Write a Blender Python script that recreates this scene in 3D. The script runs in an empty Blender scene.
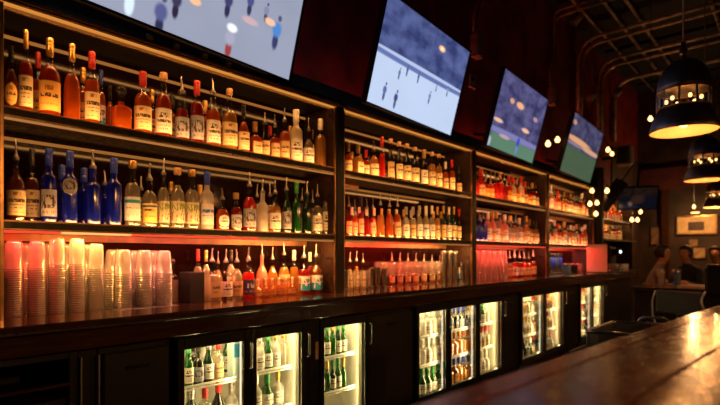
import bpy, bmesh, math, random
from mathutils import Vector, Matrix
random.seed(7)
sc = bpy.context.scene
COL = sc.collection
R = math.radians

# ------------------------------------------------------------------ camera
CAMZ = 1.20
YAW = R(41.35)                       # angle between the lens axis and the back bar
cam_d = bpy.data.cameras.new('camera')
cam = bpy.data.objects.new('camera', cam_d); COL.objects.link(cam)
cam.location = (0, 0, CAMZ)
cam.rotation_euler = (R(90), 0, YAW - R(90))
cam_d.sensor_width = 36; cam_d.lens = 25; cam_d.shift_y = 52.5 / 720
cam_d.clip_start = 0.02
cam_d.dof.use_dof = True; cam_d.dof.focus_distance = 2.35; cam_d.dof.aperture_fstop = 1.9
sc.camera = cam
# ------------------------------------------------------------------ world, exposure
w = bpy.data.worlds.new('world'); sc.world = w; w.use_nodes = True
w.node_tree.nodes['Background'].inputs[0].default_value = (1.0, 0.55, 0.35, 1)
w.node_tree.nodes['Background'].inputs[1].default_value = 0.004
sc.view_settings.view_transform = 'Standard'; sc.view_settings.look = 'None'
sc.view_settings.gamma = 1; sc.view_settings.use_curve_mapping = False
sc.view_settings.exposure = 0.15
try:
    sc.cycles.use_denoising = True
    sc.cycles.max_bounces = 10; sc.cycles.transparent_max_bounces = 24
    sc.cycles.diffuse_bounces = 3; sc.cycles.glossy_bounces = 4; sc.cycles.transmission_bounces = 8
    sc.cycles.caustics_reflective = False; sc.cycles.caustics_refractive = False
    sc.cycles.sample_clamp_indirect = 4.0
except Exception:
    pass

WARM = (1.0, 0.42, 0.11); AMBER = (1.0, 0.40, 0.08); RED = (1.0, 0.05, 0.03); COOLERW = (1.0, 0.72, 0.30)
LK = 1.0                               # LED power multiplier

# where a column of the photograph meets a plane parallel to the back bar (the bar runs along X)
CA, SA = math.cos(YAW), math.sin(YAW)
def along(px, y):
    u = (px - 360) / 500
    return y * (CA + u * SA) / (SA - u * CA)
def depth(px, y):
    return y / (SA - (px - 360) / 500 * CA)
def ray(px, py):
    u = (px - 360) / 500; v = (255 - py) / 500
    return Vector((CA + u * SA, SA - u * CA, v))

# ------------------------------------------------------------------ object helpers
def link(name, me, parent=None, mat=None, loc=None):
    o = bpy.data.objects.new(name, me); COL.objects.link(o)
    if parent is not None: o.parent = parent
    if mat is not None and me is not None and not me.materials: me.materials.append(mat)
    if loc is not None: o.location = loc
    return o
def tag(o, label=None, cat=None, group=None, kind=None):
    if label: o['label'] = label
    if cat: o['category'] = cat
    if group: o['group'] = group
    if kind: o['kind'] = kind
    return o
def thing(name, loc, label, cat, group=None, rot=(0, 0, 0)):
    o = bpy.data.objects.new(name, None); COL.objects.link(o)
    o.location = loc; o.rotation_euler = rot; o.empty_display_size = 0.05
    return tag(o, label, cat, group)
def mesh(name, verts, faces, smooth=False):
    me = bpy.data.meshes.new(name); me.from_pydata(verts, [], faces); me.update()
    if smooth: me.polygons.foreach_set('use_smooth', [True] * len(me.polygons))
    return me
def bm_box(bm, c, s, bev=0.0):
    r = bmesh.ops.create_cube(bm, size=1)
    for v in r['verts']:
        v.co = Vector((v.co.x * s[0] + c[0], v.co.y * s[1] + c[1], v.co.z * s[2] + c[2]))
    if bev:
        es = list({e for v in r['verts'] for e in v.link_edges})
        bmesh.ops.bevel(bm, geom=es, offset=bev, segments=1, affect='EDGES', profile=0.5)
def bm_mesh(bm, name):
    me = bpy.data.meshes.new(name); bm.to_mesh(me); bm.free(); return me
def box(name, c, s, mat, parent=None, bev=0.002):
    """bevelled box centred on c (in the parent's space)"""
    bm = bmesh.new(); bm_box(bm, (0, 0, 0), s, min(bev, min(s) * 0.45))
    return link(name, bm_mesh(bm, name), parent, mat, c)
def span(name, x0, x1, y0, y1, z0, z1, mat, parent=None, bev=0.002):
    """box given by world extents; the parent is an unrotated Empty"""
    c = Vector(((x0 + x1) / 2, (y0 + y1) / 2, (z0 + z1) / 2))
    if parent is not None: c = c - parent.location
    return box(name, c, (x1 - x0, y1 - y0, z1 - z0), mat, parent, bev)
def lathe_mesh(name, prof, seg=20, square=0.0, smooth=True, close_top=True):
    vs, fs = [], []
    def rad(a):
        if not square: return 1.0
        n = 2 + square * 6
        return (abs(math.cos(a)) ** n + abs(math.sin(a)) ** n) ** (-1 / n) * (0.92 if square else 1)
    for (r, z) in prof:
        for k in range(seg):
            a = 2 * math.pi * (k + .5) / seg
            q = r * rad(a)
            vs.append((q * math.cos(a), q * math.sin(a), z))
    n = len(prof)
    for i in range(n - 1):
        for k in range(seg):
            k2 = (k + 1) % seg
            fs.append((i * seg + k, i * seg + k2, (i + 1) * seg + k2, (i + 1) * seg + k))
    if prof[0][0] > 1e-4: fs.append(tuple(range(seg - 1, -1, -1)))
    if close_top and prof[-1][0] > 1e-4: fs.append(tuple((n - 1) * seg + k for k in range(seg)))
    return mesh(name, vs, fs, smooth)
def tube_mesh(name, pts, r, seg=8, closed=False):
    pts = [Vector(p) for p in pts]; vs, fs = [], []
    n = len(pts); up0 = None
    rr = r if isinstance(r, (list, tuple)) else [r] * n
    for i, p in enumerate(pts):
        if closed: t = pts[(i + 1) % n] - pts[i - 1]
        else: t = pts[min(i + 1, n - 1)] - pts[max(i - 1, 0)]
        t.normalize()
        if up0 is None:
            up0 = Vector((0, 0, 1)) if abs(t.z) < .9 else Vector((1, 0, 0))
        s = t.cross(up0); 
        if s.length < 1e-4: s = t.cross(Vector((0, 1, 0)))
        s.normalize(); up0 = s.cross(t).normalized()
        for k in range(seg):
            a = 2 * math.pi * k / seg
            vs.append(tuple(p + (s * math.cos(a) + up0 * math.sin(a)) * rr[i]))
    m = n if closed else n - 1
    for i in range(m):
        j = (i + 1) % n
        for k in range(seg):
            k2 = (k + 1) % seg
            fs.append((i * seg + k, j * seg + k, j * seg + k2, i * seg + k2))
    if not closed:
        fs.append(tuple(range(seg))); fs.append(tuple((n - 1) * seg + k for k in range(seg - 1, -1, -1)))
    return mesh(name, vs, fs, True)
def rounded(pts, rad=0.12, n=5):
    pts = [Vector(p) for p in pts]; out = [pts[0]]
    for i in range(1, len(pts) - 1):
        a, b, c = pts[i - 1], pts[i], pts[i + 1]
        d1 = (a - b); d2 = (c - b); q = min(rad, d1.length * .45, d2.length * .45)
        p1 = b + d1.normalized() * q; p2 = b + d2.normalized() * q
        for k in range(n + 1):
            t = k / n
            out.append(p1 * (1 - t) ** 2 + b * 2 * t * (1 - t) + p2 * t * t)
    out.append(pts[-1]); return out

# ------------------------------------------------------------------ materials
def newmat(name):
    m = bpy.data.materials.new(name); m.use_nodes = True
    nt = m.node_tree; nt.nodes.clear()
    out = nt.nodes.new('ShaderNodeOutputMaterial')
    return m, nt, out
def N(nt, t, **kw):
    n = nt.nodes.new(t)
    for k, v in kw.items(): setattr(n, k, v)
    return n
def pbr(name, col, rough=.5, metal=0.0, var=0.15, scale=12, bump=0.0, coat=0.0, stretch=(1, 1, 1), spec=.5, trans=0.0, col2=None, rvar=0.0):
    """principled with object-space noise colour variation"""
    m, nt, out = newmat(name)
    p = N(nt, 'ShaderNodeBsdfPrincipled'); nt.links.new(p.outputs[0], out.inputs[0])
    tc = N(nt, 'ShaderNodeTexCoord'); mp = N(nt, 'ShaderNodeMapping'); mp.inputs['Scale'].default_value = stretch
    nt.links.new(tc.outputs['Object'], mp.inputs[0])
    nz = N(nt, 'ShaderNodeTexNoise'); nz.inputs['Scale'].default_value = scale; nz.inputs['Detail'].default_value = 5
    nt.links.new(mp.outputs[0], nz.inputs[0])
    rp = N(nt, 'ShaderNodeValToRGB')
    c2 = col2 or tuple(c * (1 - var * 2) for c in col)
    c1 = col if col2 else tuple(min(1, c * (1 + var)) for c in col)
    rp.color_ramp.elements[0].position = .35; rp.color_ramp.elements[1].position = .68
    rp.color_ramp.elements[0].color = (*c2, 1); rp.color_ramp.elements[1].color = (*c1, 1)
    nt.links.new(nz.outputs['Fac'], rp.inputs[0]); nt.links.new(rp.outputs[0], p.inputs['Base Color'])
    p.inputs['Roughness'].default_value = rough; p.inputs['Metallic'].default_value = metal
    p.inputs['Coat Weight'].default_value = coat; p.inputs['Coat Roughness'].default_value = .12
    p.inputs['Specular IOR Level'].default_value = spec; p.inputs['Transmission Weight'].default_value = trans
    if rvar:
        mr = N(nt, 'ShaderNodeMapRange'); mr.inputs['To Min'].default_value = max(0, rough - rvar); mr.inputs['To Max'].default_value = rough + rvar
        nt.links.new(nz.outputs['Fac'], mr.inputs[0]); nt.links.new(mr.outputs[0], p.inputs['Roughness'])
    if bump:
        b = N(nt, 'ShaderNodeBump'); b.inputs['Strength'].default_value = bump; b.inputs['Distance'].default_value = .01
        nt.links.new(nz.outputs['Fac'], b.inputs['Height']); nt.links.new(b.outputs[0], p.inputs['Normal'])
    return m
def emit(name, col, s):
    m, nt, out = newmat(name)
    e = N(nt, 'ShaderNodeEmission'); e.inputs[0].default_value = (*col, 1); e.inputs[1].default_value = s
    nt.links.new(e.outputs[0], out.inputs[0]); return m
def thin_glass(name, tint=(1, 1, 1), rough=.03, refl=1.0, frost=0.0, fcol=None):
    """hollow-ware glass: tinted see-through, fresnel gloss, optional frosted share"""
    m, nt, out = newmat(name)
    tr = N(nt, 'ShaderNodeBsdfTransparent'); tr.inputs[0].default_value = (*tint, 1)
    gl = N(nt, 'ShaderNodeBsdfGlossy'); gl.inputs['Roughness'].default_value = rough
    lw = N(nt, 'ShaderNodeFresnel'); lw.inputs[0].default_value = 1.5
    mm = N(nt, 'ShaderNodeMath', operation='MULTIPLY_ADD'); mm.inputs[1].default_value = refl; mm.inputs[2].default_value = .02
    # inner faces would read as total reflection, so only outer faces take the fresnel gloss
    ge = N(nt, 'ShaderNodeNewGeometry'); fr = N(nt, 'ShaderNodeMath', operation='SUBTRACT'); fr.inputs[0].default_value = 1; nt.links.new(ge.outputs['Backfacing'], fr.inputs[1])
    fm = N(nt, 'ShaderNodeMath', operation='MULTIPLY'); nt.links.new(lw.outputs[0], fm.inputs[0]); nt.links.new(fr.outputs[0], fm.inputs[1])
    nt.links.new(fm.outputs[0], mm.inputs[0])
    base = tr.outputs[0]
    if frost:
        d = N(nt, 'ShaderNodeBsdfDiffuse'); t = N(nt, 'ShaderNodeBsdfTranslucent')
        c = fcol or tint
        d.inputs[0].default_value = (*c, 1); t.inputs[0].default_value = (*c, 1)
        a = N(nt, 'ShaderNodeMixShader'); a.inputs[0].default_value = .5
        nt.links.new(d.outputs[0], a.inputs[1]); nt.links.new(t.outputs[0], a.inputs[2])
        b = N(nt, 'ShaderNodeMixShader'); b.inputs[0].default_value = frost
        nt.links.new(tr.outputs[0], b.inputs[1]); nt.links.new(a.outputs[0], b.inputs[2]); base = b.outputs[0]
    mx = N(nt, 'ShaderNodeMixShader')
    nt.links.new(mm.outputs[0], mx.inputs[0]); nt.links.new(base, mx.inputs[1]); nt.links.new(gl.outputs[0], mx.inputs[2])
    nt.links.new(mx.outputs[0], out.inputs[0]); return m
def liquid(name, col, cloud=.55):
    m, nt, out = newmat(name)
    t = N(nt, 'ShaderNodeBsdfTranslucent'); d = N(nt, 'ShaderNodeBsdfDiffuse'); rf = N(nt, 'ShaderNodeBsdfTransparent'); gl = N(nt, 'ShaderNodeBsdfGlossy')
    for n in (t, d): n.inputs[0].default_value = (*col, 1)
    rf.inputs[0].default_value = (*[c ** .45 for c in col], 1)
    gl.inputs['Roughness'].default_value = .08
    a = N(nt, 'ShaderNodeMixShader'); a.inputs[0].default_value = .6
    nt.links.new(d.outputs[0], a.inputs[1]); nt.links.new(t.outputs[0], a.inputs[2])
    b = N(nt, 'ShaderNodeMixShader'); b.inputs[0].default_value = cloud
    nt.links.new(rf.outputs[0], b.inputs[1]); nt.links.new(a.outputs[0], b.inputs[2])
    c = N(nt, 'ShaderNodeMixShader'); c.inputs[0].default_value = .05
    nt.links.new(b.outputs[0], c.inputs[1]); nt.links.new(gl.outputs[0], c.inputs[2])
    nt.links.new(c.outputs[0], out.inputs[0]); return m
def paper(name, col, inks, seed=0):
    """printed label: rows of broken ink in UV space. inks: (v0, v1, colour, frequency, u0, u1, amount)"""
    m, nt, out = newmat(name)
    p = N(nt, 'ShaderNodeBsdfPrincipled'); nt.links.new(p.outputs[0], out.inputs[0]); p.inputs['Roughness'].default_value = .55
    uv = N(nt, 'ShaderNodeUVMap'); sp = N(nt, 'ShaderNodeSeparateXYZ'); nt.links.new(uv.outputs[0], sp.inputs[0])
    oi = N(nt, 'ShaderNodeObjectInfo')
    cur = None
    nz0 = N(nt, 'ShaderNodeTexNoise'); nz0.inputs['Scale'].default_value = 5; nt.links.new(uv.outputs[0], nz0.inputs[0])
    mx0 = N(nt, 'ShaderNodeMix', data_type='RGBA'); mx0.inputs[6].default_value = (*col, 1); mx0.inputs[7].default_value = (*[c * .82 for c in col], 1)
    nt.links.new(nz0.outputs['Fac'], mx0.inputs[0]); cur = mx0.outputs[2]
    def step(sock, lo, hi):
        a = N(nt, 'ShaderNodeMath', operation='GREATER_THAN'); a.inputs[1].default_value = lo; nt.links.new(sock, a.inputs[0])
        b = N(nt, 'ShaderNodeMath', operation='LESS_THAN'); b.inputs[1].default_value = hi; nt.links.new(sock, b.inputs[0])
        c = N(nt, 'ShaderNodeMath', operation='MULTIPLY'); nt.links.new(a.outputs[0], c.inputs[0]); nt.links.new(b.outputs[0], c.inputs[1])
        return c.outputs[0]
    for i, (v0, v1, ic, fq, u0, u1, amt) in enumerate(inks):
        mask = step(sp.outputs[1], v0, v1); mu = step(sp.outputs[0], u0, u1)
        mp = N(nt, 'ShaderNodeMapping'); mp.inputs['Scale'].default_value = (fq, fq * .35, 1); mp.inputs['Location'].default_value = (seed * 3.1 + i * 7.7, i * 2.3, seed)
        nt.links.new(uv.outputs[0], mp.inputs[0])
        nz = N(nt, 'ShaderNodeTexNoise'); nz.inputs['Scale'].default_value = 1; nz.inputs['Detail'].default_value = 2
        nt.links.new(mp.outputs[0], nz.inputs[0])
        th = N(nt, 'ShaderNodeMath', operation='GREATER_THAN'); th.inputs[1].default_value = 1 - amt; nt.links.new(nz.outputs['Fac'], th.inputs[0])
        a = N(nt, 'ShaderNodeMath', operation='MULTIPLY'); nt.links.new(mask, a.inputs[0]); nt.links.new(mu, a.inputs[1])
        b = N(nt, 'ShaderNodeMath', operation='MULTIPLY'); nt.links.new(a.outputs[0], b.inputs[0]); nt.links.new(th.outputs[0], b.inputs[1])
        mx = N(nt, 'ShaderNodeMix', data_type='RGBA'); nt.links.new(b.outputs[0], mx.inputs[0])
        nt.links.new(cur, mx.inputs[6]); mx.inputs[7].default_value = (*ic, 1); cur = mx.outputs[2]
    nt.links.new(cur, p.inputs['Base Color'])
    return m
def wood(name, c1, c2, rough=.25, coat=.6, along_x=True, scale=5.0, bump=.06):
    m, nt, out = newmat(name)
    p = N(nt, 'ShaderNodeBsdfPrincipled'); nt.links.new(p.outputs[0], out.inputs[0])
    tc = N(nt, 'ShaderNodeTexCoord'); mp = N(nt, 'ShaderNodeMapping')
    mp.inputs['Scale'].default_value = (.7, 9, 9) if along_x else (9, 9, .7)
    nt.links.new(tc.outputs['Object'], mp.inputs[0])
    oi = N(nt, 'ShaderNodeObjectInfo'); ad = N(nt, 'ShaderNodeVectorMath', operation='ADD')
    nt.links.new(mp.outputs[0], ad.inputs[0]); nt.links.new(oi.outputs['Random'], ad.inputs[1])
    nz = N(nt, 'ShaderNodeTexNoise'); nz.inputs['Scale'].default_value = scale; nz.inputs['Detail'].default_value = 8; nz.inputs['Roughness'].default_value = .65
    nt.links.new(ad.outputs[0], nz.inputs[0])
    rp = N(nt, 'ShaderNodeValToRGB'); rp.color_ramp.elements[0].position = .3; rp.color_ramp.elements[1].position = .72
    rp.color_ramp.elements[0].color = (*c1, 1); rp.color_ramp.elements[1].color = (*c2, 1)
    nt.links.new(nz.outputs['Fac'], rp.inputs[0]); nt.links.new(rp.outputs[0], p.inputs['Base Color'])
    n2 = N(nt, 'ShaderNodeTexNoise'); n2.inputs['Scale'].default_value = 38; n2.inputs['Detail'].default_value = 6
    nt.links.new(tc.outputs['Object'], n2.inputs[0])
    mr = N(nt, 'ShaderNodeMapRange'); mr.inputs['From Min'].default_value = .35; mr.inputs['From Max'].default_value = .7
    mr.inputs['To Min'].default_value = rough * .7; mr.inputs['To Max'].default_value = rough * 1.5
    nt.links.new(n2.outputs['Fac'], mr.inputs[0]); nt.links.new(mr.outputs[0], p.inputs['Roughness'])
    p.inputs['Coat Weight'].default_value = coat; p.inputs['Coat Roughness'].default_value = rough * .6
    b = N(nt, 'ShaderNodeBump'); b.inputs['Strength'].default_value = bump; b.inputs['Distance'].default_value = .01
    nt.links.new(n2.outputs['Fac'], b.inputs['Height']); nt.links.new(b.outputs[0], p.inputs['Normal'])
    nt.links.new(b.outputs[0], p.inputs['Coat Normal'])
    return m

M = {}
M['redwall'] = pbr('red plaster', (.26, .018, .014), .62, var=.25, scale=4, bump=.1)
M['darkwall'] = pbr('dark brown wall', (.05, .026, .016), .6, var=.3, scale=3)
M['ceiling'] = pbr('black ceiling paint', (.012, .010, .010), .8, var=.3, scale=5)
M['floor'] = pbr('dark floor tile', (.03, .022, .018), .35, var=.3, scale=6)
M['shelfwood'] = wood('dark stained shelf wood', (.009, .003, .0014), (.024, .008, .0035), .38, .05)
M['counterwood'] = wood('polished dark counter', (.022, .008, .004), (.07, .026, .012), .16, .9)
M['barwood'] = wood('worn red brown bar wood', (.065, .016, .005), (.26, .068, .020), .20, .30, scale=4, bump=.10)
M['blackpanel'] = pbr('black painted panel', (.014, .011, .010), .55, var=.2, scale=3, spec=.25)
M['blackmetal'] = pbr('black metal', (.02, .019, .02), .38, .6, var=.2, scale=20)
M['brass'] = pbr('brass edge', (.62, .36, .14), .28, 1.0, var=.15, scale=14)
M['railwood'] = pbr('dull bronze rail', (.16, .07, .025), .5, .3, var=.2, scale=10)
M['steel'] = pbr('brushed steel', (.62, .60, .58), .24, 1.0, var=.12, scale=4, stretch=(40, 40, 2))
M['darksteel'] = pbr('dark steel', (.22, .24, .28), .35, .9, var=.15, scale=10)
M['greysteel'] = pbr('pale edge strip', (.5, .5, .5), .35, .8, var=.1, scale=10)
M['mirror'] = pbr('smoked glass', (.008, .002, .0015), .08, 0, var=.2, scale=2, spec=.12)
M['conduit'] = pbr('galvanised conduit', (.55, .42, .33), .45, .5, var=.2, scale=10)
M['greybox'] = pbr('grey junction box', (.42, .35, .28), .5, .3, var=.2, scale=10)
M['pane'] = thin_glass('cooler pane', (.96, .98, .97), .02, .8)
M['gasket'] = pbr('black rubber', (.012, .012, .012), .7, var=.2)
M['liner'] = pbr('cooler liner', (.72, .70, .62), .45, var=.06, scale=3)
M['wire'] = pbr('white coated wire', (.75, .74, .68), .4, .2, var=.05)
M['led_warm'] = emit('warm led diffuser', (1.0, .36, .06), .62)
M['led_dim'] = emit('dim led diffuser', (1.0, .40, .10), .38)
M['led_red'] = emit('red led diffuser', (1.0, .07, .03), 1.1)
M['led_orange'] = emit('orange led diffuser', (1.0, .36, .10), 1.5)
M['edge_glow'] = emit('painted edge glow', (1.0, .32, .05), .20)
M['rail_glow'] = emit('painted rail glow', (1.0, .36, .07), .30)
M['led_cool'] = emit('cooler lamp tube', (1.0, .86, .55), 1.1)
M['bulb'] = emit('glowing bulb', (1.0, .50, .15), 5.0)
M['bulb_soft'] = emit('filament bulb', (1.0, .5, .15), 3.5)
M['plastic'] = thin_glass('clear cup plastic', (.93, .93, .93), .20, 2.2, .36, (.86, .84, .82))
M['glass'] = thin_glass('clear glass', (.95, .96, .95), .02, 1.3)
M['bottleglass'] = thin_glass('clear bottle glass', (.95, .96, .95), .10, 1.3)
M['stemglass'] = thin_glass('stemware glass', (.95, .95, .94), .06, 2.4, .06, (.9, .9, .9))

# ------------------------------------------------------------------ setting
def struct(name, *a, **k):
    o = span(name, *a, **k); tag(o, kind='structure'); return o
struct('floor', -3, 13, -4.5, 2.62, -.05, 0, M['floor'])
struct('ceiling', -3, 13, -4.5, 2.7, 4.68, 4.75, M['ceiling'])
struct('wall_left', -3, 12.0, 2.62, 2.74, 0, 4.7, M['redwall'])
struct('wall_far', 12.0, 12.12, -4.5, 2.74, 0, 4.7, M['darkwall'])
struct('wall_right', -3, 12.0, -4.6, -4.5, 0, 4.7, M['darkwall'])
struct('wall_back', -3.1, -3, -4.5, 2.7, 0, 4.7, M['darkwall'])
struct('trim_1', 11.9, 12.0, -4.5, 2.62, 2.55, 3.0, pbr('dark maroon soffit', (.07, .008, .006), .7))       # red soffit band on the far wall
for i, (y0, y1) in enumerate(((2.02, 2.16), (.35, .5))):
    struct('trim_4', 9.99, 12.0, 2.598, 2.62, 0, 3.2, M['darkwall']) if i == 0 else None
    struct('trim_%d' % (i + 2), 11.9, 12.0, y0, y1, 0, 2.55, M['counterwood'])

# ------------------------------------------------------------------ back bar shelving
YF, YB = 2.30, 2.60                     # shelf front and back
ZC, Z2, Z1, ZT = 0.95, 1.335, 1.775, 2.18     # counter, middle shelf, upper shelf, underside of the top board
TH = .038
POST = [(.45, .525), (2.367, 2.44), (4.19, 4.255), (6.015, 6.085), (7.85, 7.92)]
SCREEN = ['close-up hockey screen', 'wide hockey screen', 'bright football screen', 'dim football screen']
def area(name, x0, x1, y, z, col, watts, tilt, parent, width=.02):
    l = bpy.data.lights.new(name, 'AREA'); l.shape = 'RECTANGLE'; l.size = x1 - x0; l.size_y = width
    l.color = col; l.energy = watts * LK
    o = bpy.data.objects.new(name, l); COL.objects.link(o); o.parent = parent
    o.location = Vector(((x0 + x1) / 2, y, z)) - parent.location
    o.rotation_euler = (tilt, 0, 0); return o
units = []
for i in range(4):
    x0 = POST[i][1]; x1 = POST[i + 1][0]
    t = thing('shelf_unit', ((x0 + x1) / 2, 2.45, ZC), 'dark wood bottle shelf bay with brass edges under the ' + SCREEN[i], 'shelf', 'back bar shelf bays')
    units.append(t)
    px = [POST[i]] + ([POST[4]] if i == 3 else [])
    for (a, b) in px:
        po = span('post', a, b, 2.285, 2.605, ZC, ZT - .001, M['shelfwood'], t, .004)
    for xx in (x0 + .006, x1 - .006):
        span('brass_upright', xx - .006, xx + .006, 2.292, 2.304, ZC, ZT, M['brass'], t, .001)
    span('back_mirror', x0, x1, 2.602, 2.616, ZC, ZT, M['mirror'], t, .001)
    span('top_board', x0 - .07, x1 + (.07 if i == 3 else 0), 2.27, 2.616, ZT, ZT + .033, M['blackpanel'], t, .003)
    span('edge_trim', x0, x1, 2.262, 2.27, ZT + .0, ZT + .014, M['brass'], t, .001)
    for (zt, nm) in ((Z1, 'shelf'), (Z2, 'shelf')):
        sh = span('shelf', x0, x1, YF, YB, zt - TH, zt, M['shelfwood'], t, .002)
        span('edge_trim', x0, x1, YF - .006, YF, zt - .006, zt + .001, M['brass'], t, .001)
        span('edge_trim', x0, x1, YF - .006, YF, zt - TH, zt - TH + .007, M['brass'], t, .001)
    for zt in (ZT, Z1 - TH):
        span('back_rail', x0, x1, 2.590, 2.600, zt - .036, zt - .022, M['rail_glow'], t, .001)  # lit brass line of the rail painted as a weak glow
    # led diffuser under the front lip; dimmer strip paints its glow on the board
    span('led_strip', x0, x1, 2.286, 2.326, ZT - .008, ZT - .001, M['led_warm'], t, .002); span('edge_glow', x0, x1, 2.327, 2.356, ZT - .006, ZT - .001, M['edge_glow'], t, .002)
    span('lip_trim', x0, x1, 2.270, 2.285, ZT - .010, ZT - .001, M['brass'], t, .002); span('lip_trim', x0, x1, 2.357, 2.372, ZT - .008, ZT - .001, M['brass'], t, .002)
    span('added_wash_strip', x0 + .05, x1 - .05, 2.580, 2.595, ZT + .033, ZT + .040, M['led_red'], t, .002); span('valance', x0 - .07, x1, 2.545, 2.557, ZT + .033, ZT + .24, M['blackpanel'], t, .003)  # red wash strip added unseen; dark valance hides the wall it reddens
    area('added_wash_light', x0 + .1, x1 - .1, 2.588, ZT + .043, (1, .10, .05), 3.0, R(180), t)
    for k in range(3):
        xx = x0 + (x1 - x0) * (k + .5) / 3
# led segments: bay, level, x0, x1, colour, watts front, watts back
def led(i, zt, x0, x1, col, wf, wb, strip=None, wu=0, zu=None, ft=58):
    """front lip lamp, back lamp hidden by the valance, and a lamp along the shelf edge washing the bottles from below"""
    t = units[i]
    if strip:
        span('led_strip', x0, x1, YF + .002, YF + .016, zt - .010, zt - .001, M[strip], t, .002)
    if wf: area('led_light', x0 + .03, x1 - .03, YF + .03, zt - .012, col, wf, R(ft), t, .012)
    if wb:
        if wb: span('back_rail', x0, x1, 2.566, 2.572, zt - .036, zt - .002, M['railwood'], t, .001)
        area('led_light', x0 + .03, x1 - .03, 2.588, zt - .006, col, wb, R(-14), t, .012)
    if wu: area('led_light', x0 + .05, x1 - .05, YF + .010, zu + .006, col, wu, R(126), t, .012)
for i in range(4):
    x0 = POST[i][1] + .01; x1 = POST[i + 1][0] - .01
    led(i, ZT, x0, x1, WARM, (2.2, 2.5, 2, 2)[i], (0, 0, .5, .5)[i], None, (3.2, 3.6, 2.6, 2.8)[i], Z1)
    led(i, Z1 - TH, x0, x1, WARM if i < 2 else (1, .3, .12), (2.2, 2.5, 2, 2)[i], (0, 0, .5, .5)[i], 'led_dim', (3.0, 3.3, 2.0, 2.6)[i], Z2)
led(2, ZT, 4.3, 5.6, RED, 0, 5, None, 3, Z1); led(3, ZT, 6.1, 6.8, RED, 0, 4, None, 2, Z1)
led(1, Z1 - TH, 2.45, 2.9, RED, 0, 4, None, 1, Z2); led(2, Z1 - TH, 4.6, 5.6, (1, .12, .08), 0, 3, None, 2.5, Z2)
zl = Z2 - TH
led(0, zl, .53, .74, RED, 1.5, 1.6, 'led_red', ft=34); led(0, zl, .74, 1.03, AMBER, 2.4, 1.2, 'led_orange', ft=34)
led(0, zl, 1.03, 1.75, (1, .22, .12), 4.5, .8, 'led_red', ft=34); led(0, zl, 1.75, 2.36, WARM, 8, .8, 'led_dim', ft=40)
led(1, zl, 2.45, 2.8, WARM, 6, .8, 'led_dim', ft=40); led(1, zl, 2.8, 3.55, (1, .07, .035), 8, 5, 'led_red', ft=40); led(1, zl, 3.55, 4.18, WARM, 8, 1.5, 'led_dim', ft=40)
led(2, zl, 4.27, 5.2, RED, 5, 6, 'led_red', ft=40); led(2, zl, 5.2, 6.0, (1, .2, .1), 4, 2, 'led_red', ft=40)
led(3, zl, 6.1, 6.9, (1, .7, .5), 9, 1, 'led_dim', ft=40); area('led_light', 7.2, 7.8, 2.29, zl - .004, RED, 4, R(-20), units[3], .012); led(3, zl, 6.9, 7.84, RED, 5, 5, 'led_red', ft=40)

# small metal clips on the top board under the first screen
for ci, px in enumerate((149, 176, 204, 228)):
    x = along(px, 2.27)
    t = thing('ledge_clip', (x, 2.264, ZT + .030), 'small square metal clip under the close-up hockey screen, %s from the end post' % ('first', 'second', 'third', 'fourth')[ci], 'clip', 'metal clips under the first screen')
    box('clip_plate', (0, 0, 0), (.034, .008, .028), M['greybox'], t, .003); box('clip_tab', (0, -.008, .004), (.018, .01, .012), M['steel'], t, .002)

# ------------------------------------------------------------------ counter, cabinets
t = thing('back_counter', (4.3, 2.33, .86), 'long polished dark wood counter along the back bar', 'counter')
span('counter_top', -.6, 9.3, 2.05, 2.615, .915, ZC, M['counterwood'], t, .004)
span('apron', -.6, 9.3, 2.075, 2.60, .835, .914, M['counterwood'], t, .004)
span('edge_trim', -.6, 9.3, 2.043, 2.05, .917, .925, M['shelfwood'], t, .001)
def cabinet(x0, x1, label, door=True, edges=False):
    t = thing('base_cabinet', ((x0 + x1) / 2, 2.35, 0), label, 'cabinet', 'black base cabinets under the back counter')
    span('body', x0 + .001, x1 - .001, 2.13, 2.60, .0, .832, M['blackpanel'], t, .003)
    if door:
        d = span('door', x0 + .015, x1 - .015, 2.108, 2.13, .10, .80, M['blackpanel'], t, .006)
        box('handle', (0, -.018, .28), (min(.1, (x1 - x0) * .4), .012, .012), M['blackmetal'], d, .003)
    if edges:
        for xx in (x0 + .004, x1 - .004): span('edge_strip', xx - .003, xx + .003, 2.10, 2.13, .02, .80, M['greysteel'], t, .001)
# open-fronted cubby under the cups
t = thing('open_cabinet', (.07, 2.35, 0), 'black open-fronted cabinet with a shelf under the plastic cup stacks', 'cabinet')
span('side_panel', -.6, -.57, 2.10, 2.6, 0, .832, M['blackpanel'], t); span('side_panel', .708, .739, 2.12, 2.6, 0, .832, M['blackpanel'], t)
span('back_panel', -.57, .708, 2.56, 2.6, 0, .832, M['blackpanel'], t); span('bottom_panel', -.57, .708, 2.12, 2.56, .05, .09, M['blackpanel'], t)
span('shelf', -.57, .708, 2.14, 2.56, .62, .645, M['blackpanel'], t); span('rail', -.57, .708, 2.10, 2.12, .70, .712, M['counterwood'], t)
span('top_panel', -.57, .708, 2.12, 2.56, .80, .832, M['blackpanel'], t)
cabinet(.741, .815, 'narrow black filler post with pale steel edges under the cup stacks', False, True)
cabinet(.816, 1.125, 'plain black cabinet door beside the two-door bottle cooler')
cabinet(2.475, 2.99, 'wide black cabinet door between the single and triple glass coolers')
cabinet(4.415, 4.80, 'black cabinet door between the triple and double glass coolers')
cabinet(6.035, 6.595, 'black cabinet door between the two double glass coolers')
cabinet(7.635, 9.25, 'long black cabinet at the end of the back counter past the coolers')

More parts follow.
